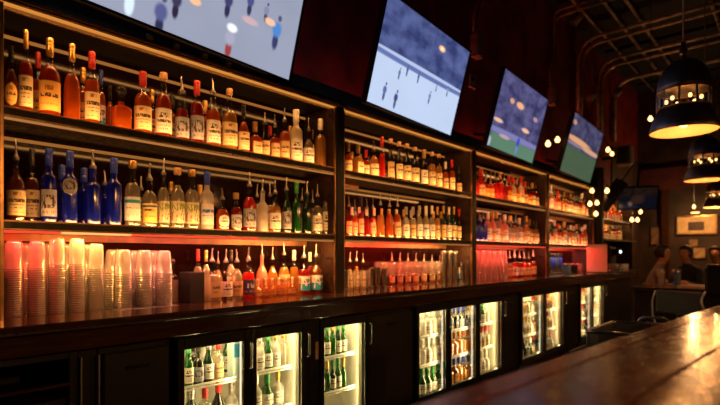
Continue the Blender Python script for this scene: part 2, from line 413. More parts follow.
# ------------------------------------------------------------------ glass door coolers
def cooler(xs, label, stickers=False):
    x0, x1 = xs[0], xs[-1]
    t = thing('bottle_cooler', ((x0 + x1) / 2, 2.35, 0), label, 'cooler', 'glass door coolers under the back counter')
    span('side_wall', x0 + .001, x0 + .03, 2.115, 2.60, 0, .83, M['blackpanel'], t); span('side_wall', x1 - .03, x1 - .001, 2.115, 2.60, 0, .83, M['blackpanel'], t)
    span('top_panel', x0 + .03, x1 - .03, 2.115, 2.60, .80, .83, M['blackpanel'], t)
    span('plinth', x0 + .03, x1 - .03, 2.13, 2.60, 0, .10, M['blackpanel'], t)
    span('liner', x0 + .03, x1 - .03, 2.585, 2.60, .10, .80, M['liner'], t)
    span('side_liner', x0 + .03, x0 + .036, 2.125, 2.585, .10, .80, M['liner'], t); span('side_liner', x1 - .036, x1 - .03, 2.125, 2.585, .10, .80, M['liner'], t)
    span('roof_liner', x0 + .036, x1 - .036, 2.125, 2.585, .794, .80, M['liner'], t); span('floor_liner', x0 + .036, x1 - .036, 2.125, 2.585, .10, .106, M['liner'], t)
    zs = (.34, .56)
    for z in zs:
        bm = bmesh.new(); L = x1 - x0 - .08
        n = max(6, int(L / .03))
        for k in range(n + 1): bm_box(bm, (-L / 2 + L * k / n, 0, 0), (.004, .38, .004))
        for yy in (-.19, 0, .19): bm_box(bm, (0, yy, -.004), (L, .006, .006))
        bm_box(bm, (0, -.19, .012), (L, .004, .01))
        link('wire_shelf', bm_mesh(bm, 'wire_shelf'), t, M['wire'], Vector(((x0 + x1) / 2, 2.37, z)) - t.location)
    for a, b in zip(xs[:-1], xs[1:]):
        d = bpy.data.objects.new('door', None); COL.objects.link(d); d.parent = t
        bm = bmesh.new(); W = b - a - .004; fw = .036; H = .725; zc = .4625
        bm_box(bm, (-W / 2 + fw / 2, 0, 0), (fw, .028, H), .003); bm_box(bm, (W / 2 - fw / 2, 0, 0), (fw, .028, H), .003)
        bm_box(bm, (0, 0, H / 2 - .0275), (W - 2 * fw, .028, .055), .003); bm_box(bm, (0, 0, -H / 2 + .0275), (W - 2 * fw, .028, .055), .003)
        d2 = link('door', bm_mesh(bm, 'door'), t, M['blackmetal'], Vector(((a + b) / 2, 2.10, zc)) - t.location)
        bpy.data.objects.remove(d)
        box('pane', (0, .002, 0), (W - 2 * fw, .006, H - .11), M['pane'], d2, .001)
        box('gasket', (W / 2 - fw - .003, -.006, 0), (.006, .008, H - .11), M['steel'], d2, .001)
        hx = W / 2 - .016
        link('handle', tube_mesh('handle', rounded([(hx, -.013, .30), (hx, -.045, .30), (hx, -.045, .17), (hx, -.013, .17)], .012), .006), d2, M['steel'])
        # lamp tube inside, on the latch side, and its light
        span('lamp_tube', b - .034, b - .024, 2.128, 2.138, .14, .78, M['led_cool'], t, .004)
        l = bpy.data.lights.new('cooler_light', 'AREA'); l.shape = 'RECTANGLE'; l.size = (b - a) * .8; l.size_y = .2; l.color = COOLERW; l.energy = 2.3
        o = bpy.data.objects.new('cooler_light', l); COL.objects.link(o); o.parent = t; o.location = Vector(((a + b) / 2, 2.25, .785)) - t.location; o.rotation_euler = (R(12), 0, 0)
        l = bpy.data.lights.new('cooler_light', 'AREA'); l.shape = 'RECTANGLE'; l.size = .6; l.size_y = .02; l.color = COOLERW; l.energy = 2.0
        o = bpy.data.objects.new('cooler_light', l); COL.objects.link(o); o.parent = t; o.location = Vector((b - .045, 2.14, .46)) - t.location
        o.rotation_euler = Vector((-.8, .6, 0)).to_track_quat('-Z', 'X').to_euler()
    if stickers:
        pass
    return t
cooler([1.135, 1.535, 1.926], 'double glass door cooler with loosely stocked wire shelves beside the black cabinet door')
cooler([2.02, 2.468], 'single glass door cooler holding green bottles on two levels')
cooler([2.995, 3.44, 3.92, 4.41], 'triple glass door cooler with juices and green bottles')
cooler([4.81, 5.42, 6.03], 'double glass door cooler between two black cabinet doors')
cooler([6.6, 7.1, 7.63], 'double glass door cooler last along the back counter')
t = thing('cooler_mullion', (1.973, 2.3, 0), 'black upright with a tan sticker between the double and single coolers', 'panel')
span('upright', 1.928, 2.018, 2.09, 2.60, 0, .83, M['blackmetal'], t, .003)
span('sticker', 1.985, 2.008, 2.087, 2.09, .60, .70, pbr('tan sticker', (.45, .28, .14), .6), t, .0005)

# ------------------------------------------------------------------ television screens
def tv_origin(xr, wdt, rot, yb=2.27):
    """lower left corner of a screen whose lower right corner stays at xr"""
    return xr - wdt * math.cos(rot), yb - wdt * math.sin(rot)
def tv_uv(px, py, xr, wdt, hgt, tilt, rot, zb=2.235):
    d = ray(px, py); xl, yb = tv_origin(xr, wdt, rot); o = Vector((xl, yb, zb - CAMZ))
    ex = Vector((math.cos(rot), math.sin(rot), 0)); up = Matrix.Rotation(rot, 3, 'Z') @ Vector((0, -math.sin(tilt), math.cos(tilt))); nrm = ex.cross(up)
    k = o.dot(nrm) / d.dot(nrm); p = d * k - o
    return p.dot(ex) / wdt, p.dot(up) / hgt
def screen_mat(name, base, split, blobs, stripe=None, s=1.0, mottled=.25, seed=0):
    """base: lower colour, split: (v, softness, upper colour, upper colour 2); blobs: (u, v, ru, rv, colour)"""
    m, nt, out = newmat(name)
    e = N(nt, 'ShaderNodeEmission'); e.inputs[1].default_value = s
    uv = N(nt, 'ShaderNodeUVMap'); sp = N(nt, 'ShaderNodeSeparateXYZ'); nt.links.new(uv.outputs[0], sp.inputs[0])
    nz = N(nt, 'ShaderNodeTexNoise'); nz.inputs['Scale'].default_value = 7; nz.inputs['Detail'].default_value = 3
    mp = N(nt, 'ShaderNodeMapping'); mp.inputs['Location'].default_value = (seed, seed * 2, 0); nt.links.new(uv.outputs[0], mp.inputs[0]); nt.links.new(mp.outputs[0], nz.inputs[0])
    rp = N(nt, 'ShaderNodeValToRGB'); rp.color_ramp.elements[0].position = .35; rp.color_ramp.elements[1].position = .65
    rp.color_ramp.elements[0].color = (*split[2], 1); rp.color_ramp.elements[1].color = (*split[3], 1); nt.links.new(nz.outputs['Fac'], rp.inputs[0])
    n2 = N(nt, 'ShaderNodeTexNoise'); n2.inputs['Scale'].default_value = 2.5; nt.links.new(mp.outputs[0], n2.inputs[0])
    lo = N(nt, 'ShaderNodeMix', data_type='RGBA'); lo.inputs[6].default_value = (*base, 1); lo.inputs[7].default_value = (*[c * (1 - mottled) for c in base], 1)
    nt.links.new(n2.outputs['Fac'], lo.inputs[0])
    mr = N(nt, 'ShaderNodeMapRange', interpolation_type='SMOOTHSTEP'); mr.inputs['From Min'].default_value = split[0] - split[1]; mr.inputs['From Max'].default_value = split[0] + split[1]
    nt.links.new(sp.outputs[1], mr.inputs[0])
    mx = N(nt, 'ShaderNodeMix', data_type='RGBA'); nt.links.new(mr.outputs[0], mx.inputs[0]); nt.links.new(lo.outputs[2], mx.inputs[6]); nt.links.new(rp.outputs[0], mx.inputs[7])
    cur = mx.outputs[2]
    for (u, v, ru, rv, c) in blobs:
        a = N(nt, 'ShaderNodeVectorMath', operation='SUBTRACT'); nt.links.new(uv.outputs[0], a.inputs[0]); a.inputs[1].default_value = (u, v, 0)
        b = N(nt, 'ShaderNodeVectorMath', operation='MULTIPLY'); nt.links.new(a.outputs[0], b.inputs[0]); b.inputs[1].default_value = (1 / ru, 1 / rv, 0)
        l = N(nt, 'ShaderNodeVectorMath', operation='LENGTH'); nt.links.new(b.outputs[0], l.inputs[0])
        k = N(nt, 'ShaderNodeMapRange', interpolation_type='SMOOTHSTEP'); k.inputs['From Min'].default_value = 1.15; k.inputs['From Max'].default_value = .55
        nt.links.new(l.outputs['Value'], k.inputs[0])
        x = N(nt, 'ShaderNodeMix', data_type='RGBA'); nt.links.new(k.outputs[0], x.inputs[0]); nt.links.new(cur, x.inputs[6]); x.inputs[7].default_value = (*c, 1)
        cur = x.outputs[2]
    nt.links.new(cur, e.inputs[0])
    gl = N(nt, 'ShaderNodeBsdfGlossy'); gl.inputs['Roughness'].default_value = .15; gl.inputs[0].default_value = (.04, .04, .04, 1)
    ad = N(nt, 'ShaderNodeAddShader'); nt.links.new(e.outputs[0], ad.inputs[0]); nt.links.new(gl.outputs[0], ad.inputs[1])
    nt.links.new(ad.outputs[0], out.inputs[0]); return m
TILT = R(15)
def player(u, v, s, body, legs=(.05, .05, .12)):
    return [(u, v - .05 * s, .018 * s, .07 * s, legs), (u, v + .03 * s, .028 * s, .06 * s, body), (u + .006 * s, v + .11 * s, .012 * s, .024 * s, (.10, .10, .2))]
def tv(xr, wdt, hgt, mat, label, rot, zb=2.235, tilt=TILT, wall=2.62):
    xl, yb = tv_origin(xr, wdt, rot)
    t = thing('television', (xl, yb, zb), label, 'screen', 'televisions above the back bar', (tilt, 0, rot))
    bz = .016
    bm = bmesh.new()
    bm_box(bm, (wdt / 2, .02, -bz / 2), (wdt + 2 * bz, .045, bz), .003); bm_box(bm, (wdt / 2, .02, hgt + bz / 2), (wdt + 2 * bz, .045, bz), .003)
    bm_box(bm, (-bz / 2, .02, hgt / 2), (bz, .045, hgt), .003); bm_box(bm, (wdt + bz / 2, .02, hgt / 2), (bz, .045, hgt), .003)
    link('bezel', bm_mesh(bm, 'bezel'), t, M['blackpanel'])
    me = mesh('screen', [(0, .006, 0), (wdt, .006, 0), (wdt, .006, hgt), (0, .006, hgt), (0, .03, 0), (wdt, .03, 0), (wdt, .03, hgt), (0, .03, hgt)],
              [(0, 1, 2, 3), (4, 7, 6, 5), (0, 4, 5, 1), (1, 5, 6, 2), (2, 6, 7, 3), (3, 7, 4, 0)])
    ul = me.uv_layers.new(name='UVMap')
    for p in me.polygons:
        for li in p.loop_indices:
            c = me.vertices[me.loops[li].vertex_index].co; ul.data[li].uv = (c.x / wdt, c.z / hgt)
    link('screen', me, t, mat)
    box('back_cover', (wdt / 2, .055, hgt / 2), (wdt * .92, .05, hgt * .86), M['blackpanel'], t, .01)
    # wall bracket
    if wall:
        for sx in (-.18, .18):
            bm = bmesh.new()
            bm_box(bm, (wdt / 2 + sx, .10, hgt / 2), (.03, .04, hgt * .6), .003)
            bm_box(bm, (wdt / 2 + sx, .25, hgt * .2), (.028, .28, .03), .003)
            link('bracket', bm_mesh(bm, 'bracket'), t, M['blackmetal'])
    return t
W1, H1 = 1.25, .70
P1 = dict(xr=1.945, wdt=W1, hgt=H1, tilt=TILT, rot=R(5))
ICE = (.36, .39, .52)
b1 = []
for (px, py, s, c, l) in ((161, 17, 1.25, (.10, .11, .28), (.03, .03, .08)), (177, 4, 1.0, (.05, .04, .10), (.03, .02, .05)), (229, 4, 1.0, (.06, .05, .16), (.03, .03, .08)), (251, 4, .9, (.08, .08, .25), (.04, .04, .1)),
                          (267, 13, .7, (.25, .25, .40), (.06, .06, .14)), (230, 42, 1.2, (.40, .40, .52), (.35, .05, .05)), (277, 34, 1.3, (.08, .25, .62), (.04, .05, .15))):
    u, v = tv_uv(px, py, **P1); b1 += player(u, v, s * .85, c, l)
for (px, py, ru, rv, c) in ((196, 1, .03, .03, (1, .55, .3)), (271, 22, .035, .03, (1, .55, .35)), (233, 28, .03, .035, (.95, .97, 1)), (130, 4, .02, .08, (.75, .9, 1)), (251, 21, .05, .03, (.62, .42, .46))):  # warm lamp reflections and white glow painted onto the screen
    u, v = tv_uv(px, py, **P1); b1.append((u, v, ru, rv, c))
tv(1.945, W1, H1, screen_mat('hockey close-up picture', ICE, (1.02, .06, (.1, .1, .2), (.2, .2, .35)), b1, s=.95, mottled=.22), 'wall television showing large hockey players on pale ice', R(5))
W2 = 1.22
P2 = dict(xr=3.77, wdt=W2, hgt=.70, tilt=TILT, rot=R(4))
b2 = []
for (px, py, s, c) in ((385, 92, .75, (.12, .15, .35)), (396, 100, .8, (.06, .07, .2)), (400, 74, .5, (.15, .17, .35)), (408, 71, .5, (.1, .12, .3)), (419, 78, .5, (.12, .15, .35)), (430, 98, .6, (.2, .25, .45)), (448, 92, .5, (.3, .35, .5)), (437, 88, .4, (.3, .35, .5))):
    u, v = tv_uv(px, py, **P2); b2 += player(u, v, s, c, (.10, .11, .25))
u, v = tv_uv(443, 49, **P2); b2 += [(u, v, .045, .035, (1.1, .55, .25)), (u, v, .02, .016, (1.4, 1.0, .6))]  # reflection of a warm lamp painted into the rink picture
tv(3.77, W2, .70, screen_mat('hockey wide picture', (.56, .68, .92), (.50, .015, (.035, .045, .15), (.10, .13, .32)), [(.5, .49, .8, .03, (.13, .17, .42)), (.5, .53, .8, .022, (.45, .55, .8))] + b2, s=.95, mottled=.12, seed=3), 'wall television showing a whole ice rink under purple stands', R(4))
P3_ = dict(xr=5.53, wdt=1.22, hgt=.70, tilt=TILT, rot=R(3))
b3 = []
for (px, py, ru, rv, c) in ((521, 106, .09, .05, (1.0, .50, .25)), (513, 101, .05, .04, (.8, .38, .22)), (499, 120, .10, .03, (.95, .55, .35)), (526, 131, .10, .035, (1.0, .55, .35)), (536, 120, .06, .04, (.5, .3, .35)), (505, 137, .12, .03, (.55, .38, .40))):
    u, v = tv_uv(px, py, **P3_); b3.append((u, v, ru, rv, c))
u, v = tv_uv(518, 145, **P3_); b3 += player(u, v, 1.3, (.05, .08, .55), (.2, .25, .7)); u, v = tv_uv(489, 143, **P3_); b3 += player(u, v, 1.2, (.45, .5, .6), (.3, .4, .4))
tv(5.53, 1.22, .70, screen_mat('football picture', (.13, .26, .17), (.20, .03, (.04, .04, .12), (.13, .12, .28)), [(.5, .24, .9, .05, (.24, .22, .50))] + b3, s=.85, mottled=.15, seed=5), 'wall television with a blue player on green football pitch', R(3))
b4 = [(.3, .60, .45, .06, (.85, .42, .22)), (.75, .54, .4, .05, (.75, .40, .24)), (.2, .52, .3, .03, (.3, .22, .3)), (.08, .86, .06, .05, (.6, .3, .2))]
tv(7.60, 1.42, .70, screen_mat('dim football picture', (.085, .135, .075), (.46, .03, (.035, .035, .09), (.10, .09, .18)), b4, s=.8, mottled=.2, seed=8), 'dim wall television showing an empty green pitch and orange stands', R(3))

# ------------------------------------------------------------------ bottles
PROF = {
 'round':  [(0, 0), (.88, 0), (.98, .012), (1, .03), (1, .56), (.97, .62), (.86, .68), (.62, .735), (.44, .78), (.37, .83), (.345, .95), (.40, .955), (.40, .985), (.34, 1)],
 'broad':  [(0, 0), (.86, 0), (.97, .012), (1, .03), (1, .50), (.98, .57), (.90, .635), (.70, .69), (.42, .735), (.31, .79), (.28, .95), (.33, .955), (.33, .985), (.28, 1)],
 'tapered':[(0, 0), (.80, 0), (.88, .012), (.90, .03), (1, .48), (.97, .58), (.80, .66), (.56, .72), (.40, .77), (.36, .95), (.42, .955), (.42, .985), (.36, 1)],
 'tall':   [(0, 0), (.90, 0), (.98, .010), (1, .025), (1, .62), (.96, .67), (.80, .715), (.55, .75), (.42, .79), (.38, .95), (.44, .955), (.44, .985), (.38, 1)],
 'wine':   [(0, 0), (.90, 0), (.98, .010), (1, .025), (1, .57), (.95, .63), (.78, .69), (.52, .74), (.40, .78), (.37, .95), (.42, .955), (.42, .985), (.37, 1)],
 'slim':   [(0, 0), (.90, 0), (.98, .010), (1, .025), (1, .50), (.90, .58), (.70, .66), (.54, .74), (.48, .82), (.44, .95), (.50, .955), (.50, .985), (.44, 1)],
 'squat':  [(0, 0), (.88, 0), (.97, .02), (1, .05), (1, .56), (.94, .64), (.70, .69), (.36, .73), (.30, .78), (.30, .93), (.36, .94), (.36, .98), (.30, 1)],
 'square': [(0, 0), (.90, 0), (.98, .012), (1, .03), (1, .58), (.94, .64), (.70, .69), (.42, .74), (.34, .79), (.32, .95), (.37, .955), (.37, .985), (.32, 1)],
 'jug':    [(0, 0), (.86, 0), (.96, .015), (1, .05), (1, .42), (.95, .52), (.80, .61), (.55, .69), (.36, .75), (.30, .80), (.28, .94), (.34, .95), (.34, .985), (.28, 1)],
 'beer':   [(0, 0), (.90, 0), (.98, .012), (1, .03), (1, .52), (.92, .60), (.68, .70), (.48, .80), (.42, .95), (.48, .955), (.48, .985), (.42, 1)],
}
SQ = {'square': .9, 'jug': 0, 'squat': .55}
NECK = {k: p[-3][0] for k, p in PROF.items()}
def clip_prof(p, lvl, s):
    o = []
    for (a, b) in zip(p[:-1], p[1:]):
        o.append((a[0] * s, max(a[1], .012)))
        if b[1] > lvl:
            f = (lvl - a[1]) / max(1e-6, b[1] - a[1]); o.append(((a[0] + (b[0] - a[0]) * f) * s, lvl)); break
    o.append((0, lvl)); return o
_mc = {}
def glass_mesh(shape, seg, mat):
    k = ('g', shape, seg, mat.name)
    if k not in _mc:
        me = lathe_mesh('glass_' + shape, PROF[shape], seg, SQ.get(shape, 0)); me.materials.append(mat); _mc[k] = me
    return _mc[k]
def liquid_mesh(shape, seg, mat, lvl):
    k = ('l', shape, seg, mat.name, lvl)
    if k not in _mc:
        me = lathe_mesh('liquid_' + shape, clip_prof(PROF[shape], lvl, .93), seg, SQ.get(shape, 0)); me.materials.append(mat); _mc[k] = me
    return _mc[k]
def label_mesh(mat, arc=150, square=0, seg=14, oval=False):
    k = ('p', mat.name, arc, square, oval)
    if k in _mc: return _mc[k]
    vs, fs = [], []
    n = 2 + square * 6
    for q, rr in enumerate((1.0, .985)):
        for j in range(2 if not oval else 9):
            for i in range(seg + 1):
                f = i / seg; z = j / (1 if not oval else 8)
                if oval:
                    h = math.sqrt(max(0, 1 - (2 * z - 1) ** 2)) * .98 + .02; ff = .5 + (f - .5) * h
                else: ff = f
                a = R(-90 - arc / 2 + arc * ff)
                c = (abs(math.cos(a)) ** n + abs(math.sin(a)) ** n) ** (-1 / n) * .92 if square else 1
                vs.append((rr * c * math.cos(a), rr * c * math.sin(a), z))
    J = 2 if not oval else 9; W = seg + 1
    for j in range(J - 1):
        for i in range(seg):
            a = j * W + i; fs.append((a, a + 1, a + W + 1, a + W))
            b = J * W + a; fs.append((b, b + W, b + W + 1, b + 1))
    me = mesh('label', vs, fs, True)
    ul = me.uv_layers.new(name='UVMap')
    for p in me.polygons:
        for li in p.loop_indices:
            vi = me.loops[li].vertex_index; c = me.vertices[vi].co
            fi = (vi % W) / seg; ul.data[li].uv = (fi, c.z)
    me.materials.append(mat); _mc[k] = me; return me
CAPS = {}
def cap_mesh(kind):
    if kind in _mc: return _mc[kind]
    if kind.startswith('pourer'):
        prof = [(.55, 0), (1.02, 0), (1.05, .03), (1.05, .14), (.80, .18), (.62, .22), (.50, .30), (.34, .42), (.27, .70), (.24, .98), (.14, 1.0)]
        me = lathe_mesh('pourer', prof, 10)
        for v in me.vertices:
            if v.co.z > .42: v.co.x += (v.co.z - .42) ** 2 * 1.1
    elif kind.startswith('cork'):
        me = lathe_mesh('cork', [(0, 0), (1.15, 0), (1.25, .05), (1.25, .90), (1.15, 1), (0, 1)], 12)
    elif kind.startswith('ball'):
        me = lathe_mesh('stopper', [(0, 0), (.9, 0), (.9, .2), (1.3, .25), (1.5, .5), (1.3, .85), (.8, 1), (0, 1)], 12)
    else:
        me = lathe_mesh('cap', [(0, 0), (1.08, 0), (1.12, .03), (1.12, .30), (1.06, .32), (1.06, .36), (1.10, .38), (1.08, .95), (.98, 1), (0, 1)], 14)
    me.materials.append(CAPM[kind.split('_')[-1]]); _mc[kind] = me; return me
M['spout'] = pbr('dull steel spout', (.30, .28, .26), .35, .9, var=.1)
CAPM = {
 'gold': pbr('gold foil', (.72, .42, .12), .3, .9, var=.1), 'red': pbr('red wax', (.50, .02, .015), .35, var=.1), 'black': pbr('black cap', (.015, .014, .014), .35, var=.1),
 'cork': pbr('cork stopper', (.55, .30, .13), .8, var=.25, scale=60), 'white': pbr('white cap', (.75, .70, .62), .4, var=.06), 'blue': pbr('blue cap', (.02, .05, .45), .35, var=.1),
 'silver': pbr('silver foil', (.65, .63, .60), .28, 1, var=.1), 'steel': M['spout'], 'green': pbr('green foil', (.03, .22, .05), .4, var=.1), 'orange': pbr('orange cap', (.75, .25, .05), .45, var=.1)}
GL = {'clear': M['bottleglass'], 'blue': thin_glass('cobalt glass', (.05, .09, .75), .12, 2.0, .5, (.012, .03, .75)), 'green': thin_glass('green glass', (.10, .50, .12), .11, 1.8, .40, (.02, .17, .025)),
      'dark': thin_glass('near black glass', (.05, .03, .02), .11, 1.8, .8, (.015, .008, .006)), 'darkgreen': thin_glass('dark green glass', (.05, .16, .06), .11, 1.8, .7, (.008, .05, .015)),
      'frosted': thin_glass('frosted glass', (.85, .84, .82), .22, .7, .62, (.82, .76, .70)), 'white': thin_glass('milk white glass', (.9, .8, .65), .2, .8, .93, (.85, .74, .58)),
      'pinkfrost': thin_glass('pink frosted glass', (.9, .5, .4), .25, .7, .75, (.85, .34, .26))}
LQ = {'amber': liquid('amber spirit', (.86, .18, .010), .48), 'dark amber': liquid('dark amber spirit', (.70, .075, .005), .48), 'deep red': liquid('deep red liqueur', (.48, .015, .012)), 'red': liquid('bright red aperitif', (.85, .025, .015), .7),
      'gold': liquid('golden spirit', (.92, .46, .09), .4), 'orange': liquid('orange juice', (.95, .42, .04), .9), 'green': liquid('green soda', (.05, .5, .06)), 'pale': liquid('pale spirit', (.85, .75, .58), .3), 'brown': liquid('brown spirit', (.30, .06, .014))}
INK = (.06, .035, .025); BR = (.35, .13, .04)
LB = {
 'cream': paper('cream label', (.84, .66, .38), [(.80, .92, BR, 9, .35, .65, .55), (.52, .66, INK, 16, .12, .88, .58), (.40, .45, INK, 30, .2, .8, .5), (.28, .32, INK, 34, .25, .75, .5), (.1, .14, BR, 34, .2, .8, .5)], 1),
 'white': paper('white label', (.86, .80, .70), [(.62, .82, INK, 12, .25, .75, .5), (.42, .54, INK, 20, .15, .85, .55), (.28, .32, INK, 34, .2, .8, .5), (.12, .2, BR, 20, .3, .7, .5)], 2),
 'yellow': paper('yellow label', (.90, .60, .16), [(.80, .90, (.02, .12, .30), 7, .05, .95, .75), (.60, .70, INK, 18, .2, .8, .5), (.3, .36, BR, 24, .2, .8, .5)], 3),
 'gold': paper('gold label', (.86, .48, .12), [(.68, .84, BR, 12, .35, .65, .6), (.45, .58, INK, 16, .15, .85, .55), (.2, .26, BR, 30, .2, .8, .5)], 4),
 'blue banded': paper('pale label with blue band', (.80, .84, .80), [(.74, .88, (.03, .28, .45), 8, .04, .96, .75), (.5, .56, INK, 26, .2, .8, .5), (.15, .3, (.5, .6, .6), 12, .2, .8, .5)], 5),
 'floral': paper('floral label', (.74, .64, .42), [(.55, .9, (.22, .30, .06), 9, .08, .92, .5), (.1, .45, (.55, .12, .14), 8, .08, .92, .45), (.3, .7, (.12, .20, .05), 12, .1, .9, .42)], 6),
 'black': paper('black label', (.03, .025, .025), [(.5, .66, (.8, .7, .5), 14, .15, .85, .5), (.25, .3, (.7, .6, .4), 30, .2, .8, .5)], 7),
 'silver': paper('silver emblem label', (.36, .36, .40), [(.3, .8, (.05, .03, .04), 8, .1, .9, .5), (.1, .2, INK, 22, .2, .8, .5)], 8),
 'blue and white': paper('blue and white label', (.80, .80, .78), [(.0, .48, (.02, .30, .60), 2.2, -.1, 1.1, .62), (.55, .8, (.04, .08, .25), 12, .2, .8, .5)], 9),
 'blue lettered': paper('blue lettered label', (.78, .72, .68), [(.55, .72, (.03, .10, .50), 14, .05, .95, .55), (.38, .46, (.03, .10, .5), 24, .15, .85, .5)], 10),
 'navy': paper('navy label', (.03, .045, .12), [(.45, .75, (.55, .6, .7), 7, .2, .8, .5), (.15, .3, (.5, .1, .08), 10, .1, .9, .5)], 11),
 'orange': paper('orange label', (.80, .30, .05), [(.5, .7, INK, 12, .15, .85, .5), (.2, .28, (.8, .7, .5), 24, .2, .8, .5)], 12),
 'kraft': paper('tan label', (.62, .40, .20), [(.55, .72, INK, 14, .15, .85, .55), (.3, .36, INK, 28, .2, .8, .5)], 13),
}
ORD = ['first', 'second', 'third', 'fourth', 'fifth', 'sixth', 'seventh', 'eighth', 'ninth', 'tenth', 'eleventh', 'twelfth', 'thirteenth', 'fourteenth', 'fifteenth', 'sixteenth', 'seventeenth', 'eighteenth', 'nineteenth', 'twentieth', 'twenty-first', 'twenty-second', 'twenty-third', 'twenty-fourth', 'twenty-fifth', 'twenty-sixth']
KIND = {'beer': 'beer_bottle', 'wine': 'wine_bottle', 'squat': 'decanter_bottle'}
def bottle(x, y, z, H, r, shape, fill, lab, cap, label, group, seg=16, lz=(.10, .50), detail=True):
    """fill: a glass colour ('blue', 'green', ...) or a liquid colour held in clear glass"""
    t = thing(KIND.get(shape, 'spirit_bottle'), (x, y, z), label, 'bottle', group)
    ch = min(.085, H * .27) if cap.startswith('pourer') else (.034 if not cap.startswith('ball') else .04)
    if cap.startswith('foil'): ch = .03
    gh = H - ch
    yaw = math.atan2(x, y) * -.55 + random.uniform(-.25, .25)
    if SQ.get(shape): yaw = random.uniform(-.12, .12)
    gk = fill if fill in GL else 'clear'
    g = link('glass', glass_mesh(shape, seg, GL[gk]), t); g.scale = (r, r, gh); g.rotation_euler.z = 0 if not SQ.get(shape) else yaw
    if fill in LQ:
        lvl = random.choice((.68, .74, .80, .74) if cap.startswith(('cap', 'cork')) else (.68, .76, .82))
        l = link('liquid', liquid_mesh(shape, seg, LQ[fill], lvl), t); l.scale = (r, r, gh); l.rotation_euler.z = g.rotation_euler.z
    if lab:
        arc = 150 if not SQ.get(shape) else 88
        oval = lab.startswith('oval ')
        lm = LB[lab[5:] if oval else lab]
        p = link('label', label_mesh(lm, 100 if oval else arc, SQ.get(shape, 0), 10, oval), t); q = r * 1.012
        p.scale = (q, q, gh * (lz[1] - lz[0])); p.location.z = gh * lz[0]; p.rotation_euler.z = yaw
    if cap:
        nr = r * NECK[shape]
        c = link('pourer' if cap.startswith('pourer') else 'stopper' if cap.startswith(('cork', 'ball')) else 'cap', cap_mesh(cap), t)
        c.scale = (nr, nr, ch); c.location.z = gh; c.rotation_euler.z = random.uniform(0, 6)
        if detail and cap.startswith(('foil', 'cap')) :
            s = link('neck_foil', neck_mesh(cap.split('_')[-1]), t); s.scale = (nr * 1.06, nr * 1.06, gh * .135); s.location.z = gh * .868
    return t
def neck_mesh(c):
    k = ('neck', c)
    if k not in _mc:
        me = lathe_mesh('neck_foil', [(1.0, 0), (1.02, .02), (1.0, .98), (.9, 1)], 12, close_top=False); me.materials.append(CAPM[c]); _mc[k] = me
    return _mc[k]
CAPW = {'cap_gold': 'gold-capped', 'cap_red': 'red-capped', 'cap_black': 'black-capped', 'cork_cork': 'cork-stopped', 'cork_gold': 'gold-stopped', 'cap_white': 'white-capped', 'cap_blue': 'blue-capped', 'pourer_steel': 'pourer-topped', 'ball_black': 'black-stoppered', 'cap_silver': 'silver-capped', 'cap_green': 'green-capped', 'cap_orange': 'orange-capped', 'pourer_black': 'pourer-topped'}
def wording(fill, shape, lab, cap, i, end, shelf, bay, back):
    col = {'white': 'milk-white', 'pinkfrost': 'pink-frosted', 'dark': 'near-black', 'darkgreen': 'dark-green'}.get(fill, fill.replace(' ', '-'))
    look = '%s%s %s %s' % ('back-row ' if back else '', CAPW[cap], col, shape)
    look += (' bottle, %s label' % lab.replace(' ', '-')) if lab else ' unlabelled bottle'
    return '%s, %s from %s, %s, %s' % (look, ORD[i], end, shelf, bay)
def row(specs, y, zs, bay, shelf, end, group, seg=16, numbered=True, backrow=False):
    """specs: (column, top row, width, shape, fill, label, cap); sizes follow from the shelf plane"""
    specs = sorted(specs)
    xs = [along(s[0], y) for s in specs]
    for i, (px, top, wp, shape, fill, lab, cap) in enumerate(specs):
        d = depth(px, y); u = (px - 360) / 500
        r = wp * d / 500 / math.sqrt(1 + u * u) / 2
        gap = min([abs(xs[i] - xs[j]) for j in (i - 1, i + 1) if 0 <= j < len(xs)] or [.2])
        r = min(r, gap * .495, .056 if shape != 'squat' else .06)
        H = CAMZ + (255 - top) * d / 500 - zs
        L = wording(fill, shape, lab, cap, i, end, shelf, bay, backrow)
        bottle(xs[i], y, zs, H, r, shape, fill, lab, cap, L, group, seg)
P = 'pourer_steel'
# --- bay 1, upper shelf
row([(11, 46, 16, 'jug', 'brown', 'oval gold', 'cap_black'), (26, 30, 19, 'broad', 'dark amber', 'cream', 'cap_gold'), (50, 38.5, 22.5, 'broad', 'dark amber', 'gold', 'cap_gold'), (72, 44, 18, 'jug', 'amber', None, 'cap_gold'),
     (92, 52, 16, 'tall', 'amber', 'cream', 'cap_red'), (121, 87, 22, 'squat', 'amber', None, 'ball_black'), (143, 72, 18, 'round', 'amber', 'cream', 'cap_red'), (163.5, 73, 17, 'round', 'dark amber', 'white', 'cork_cork'),
     (182, 77, 15, 'slim', 'deep red', 'silver', P), (197, 81, 14, 'tall', 'deep red', 'silver', 'cap_red'), (213, 78, 15, 'round', 'amber', 'white', P), (229.5, 89, 16, 'broad', 'gold', 'cream', 'cork_cork'),
     (243.5, 105, 12, 'jug', 'amber', 'cream', 'cap_black'), (255, 122, 12.5, 'square', 'dark amber', 'kraft', 'cap_gold'), (265, 112, 10, 'slim', 'dark', 'kraft', P), (275, 115, 10, 'round', 'dark amber', 'kraft', P),
     (284.5, 108, 10.5, 'tall', 'amber', 'kraft', P), (296, 110, 13, 'tall', 'white', 'white', 'cap_white'), (308.5, 118, 11.5, 'jug', 'pale', 'white', P), (320.5, 119, 12, 'round', 'gold', None, 'cap_white')],
    2.395, Z1, 'close-up hockey bay', 'top shelf', 'end post', 'bottles on the top shelf of the close-up hockey bay', 20)
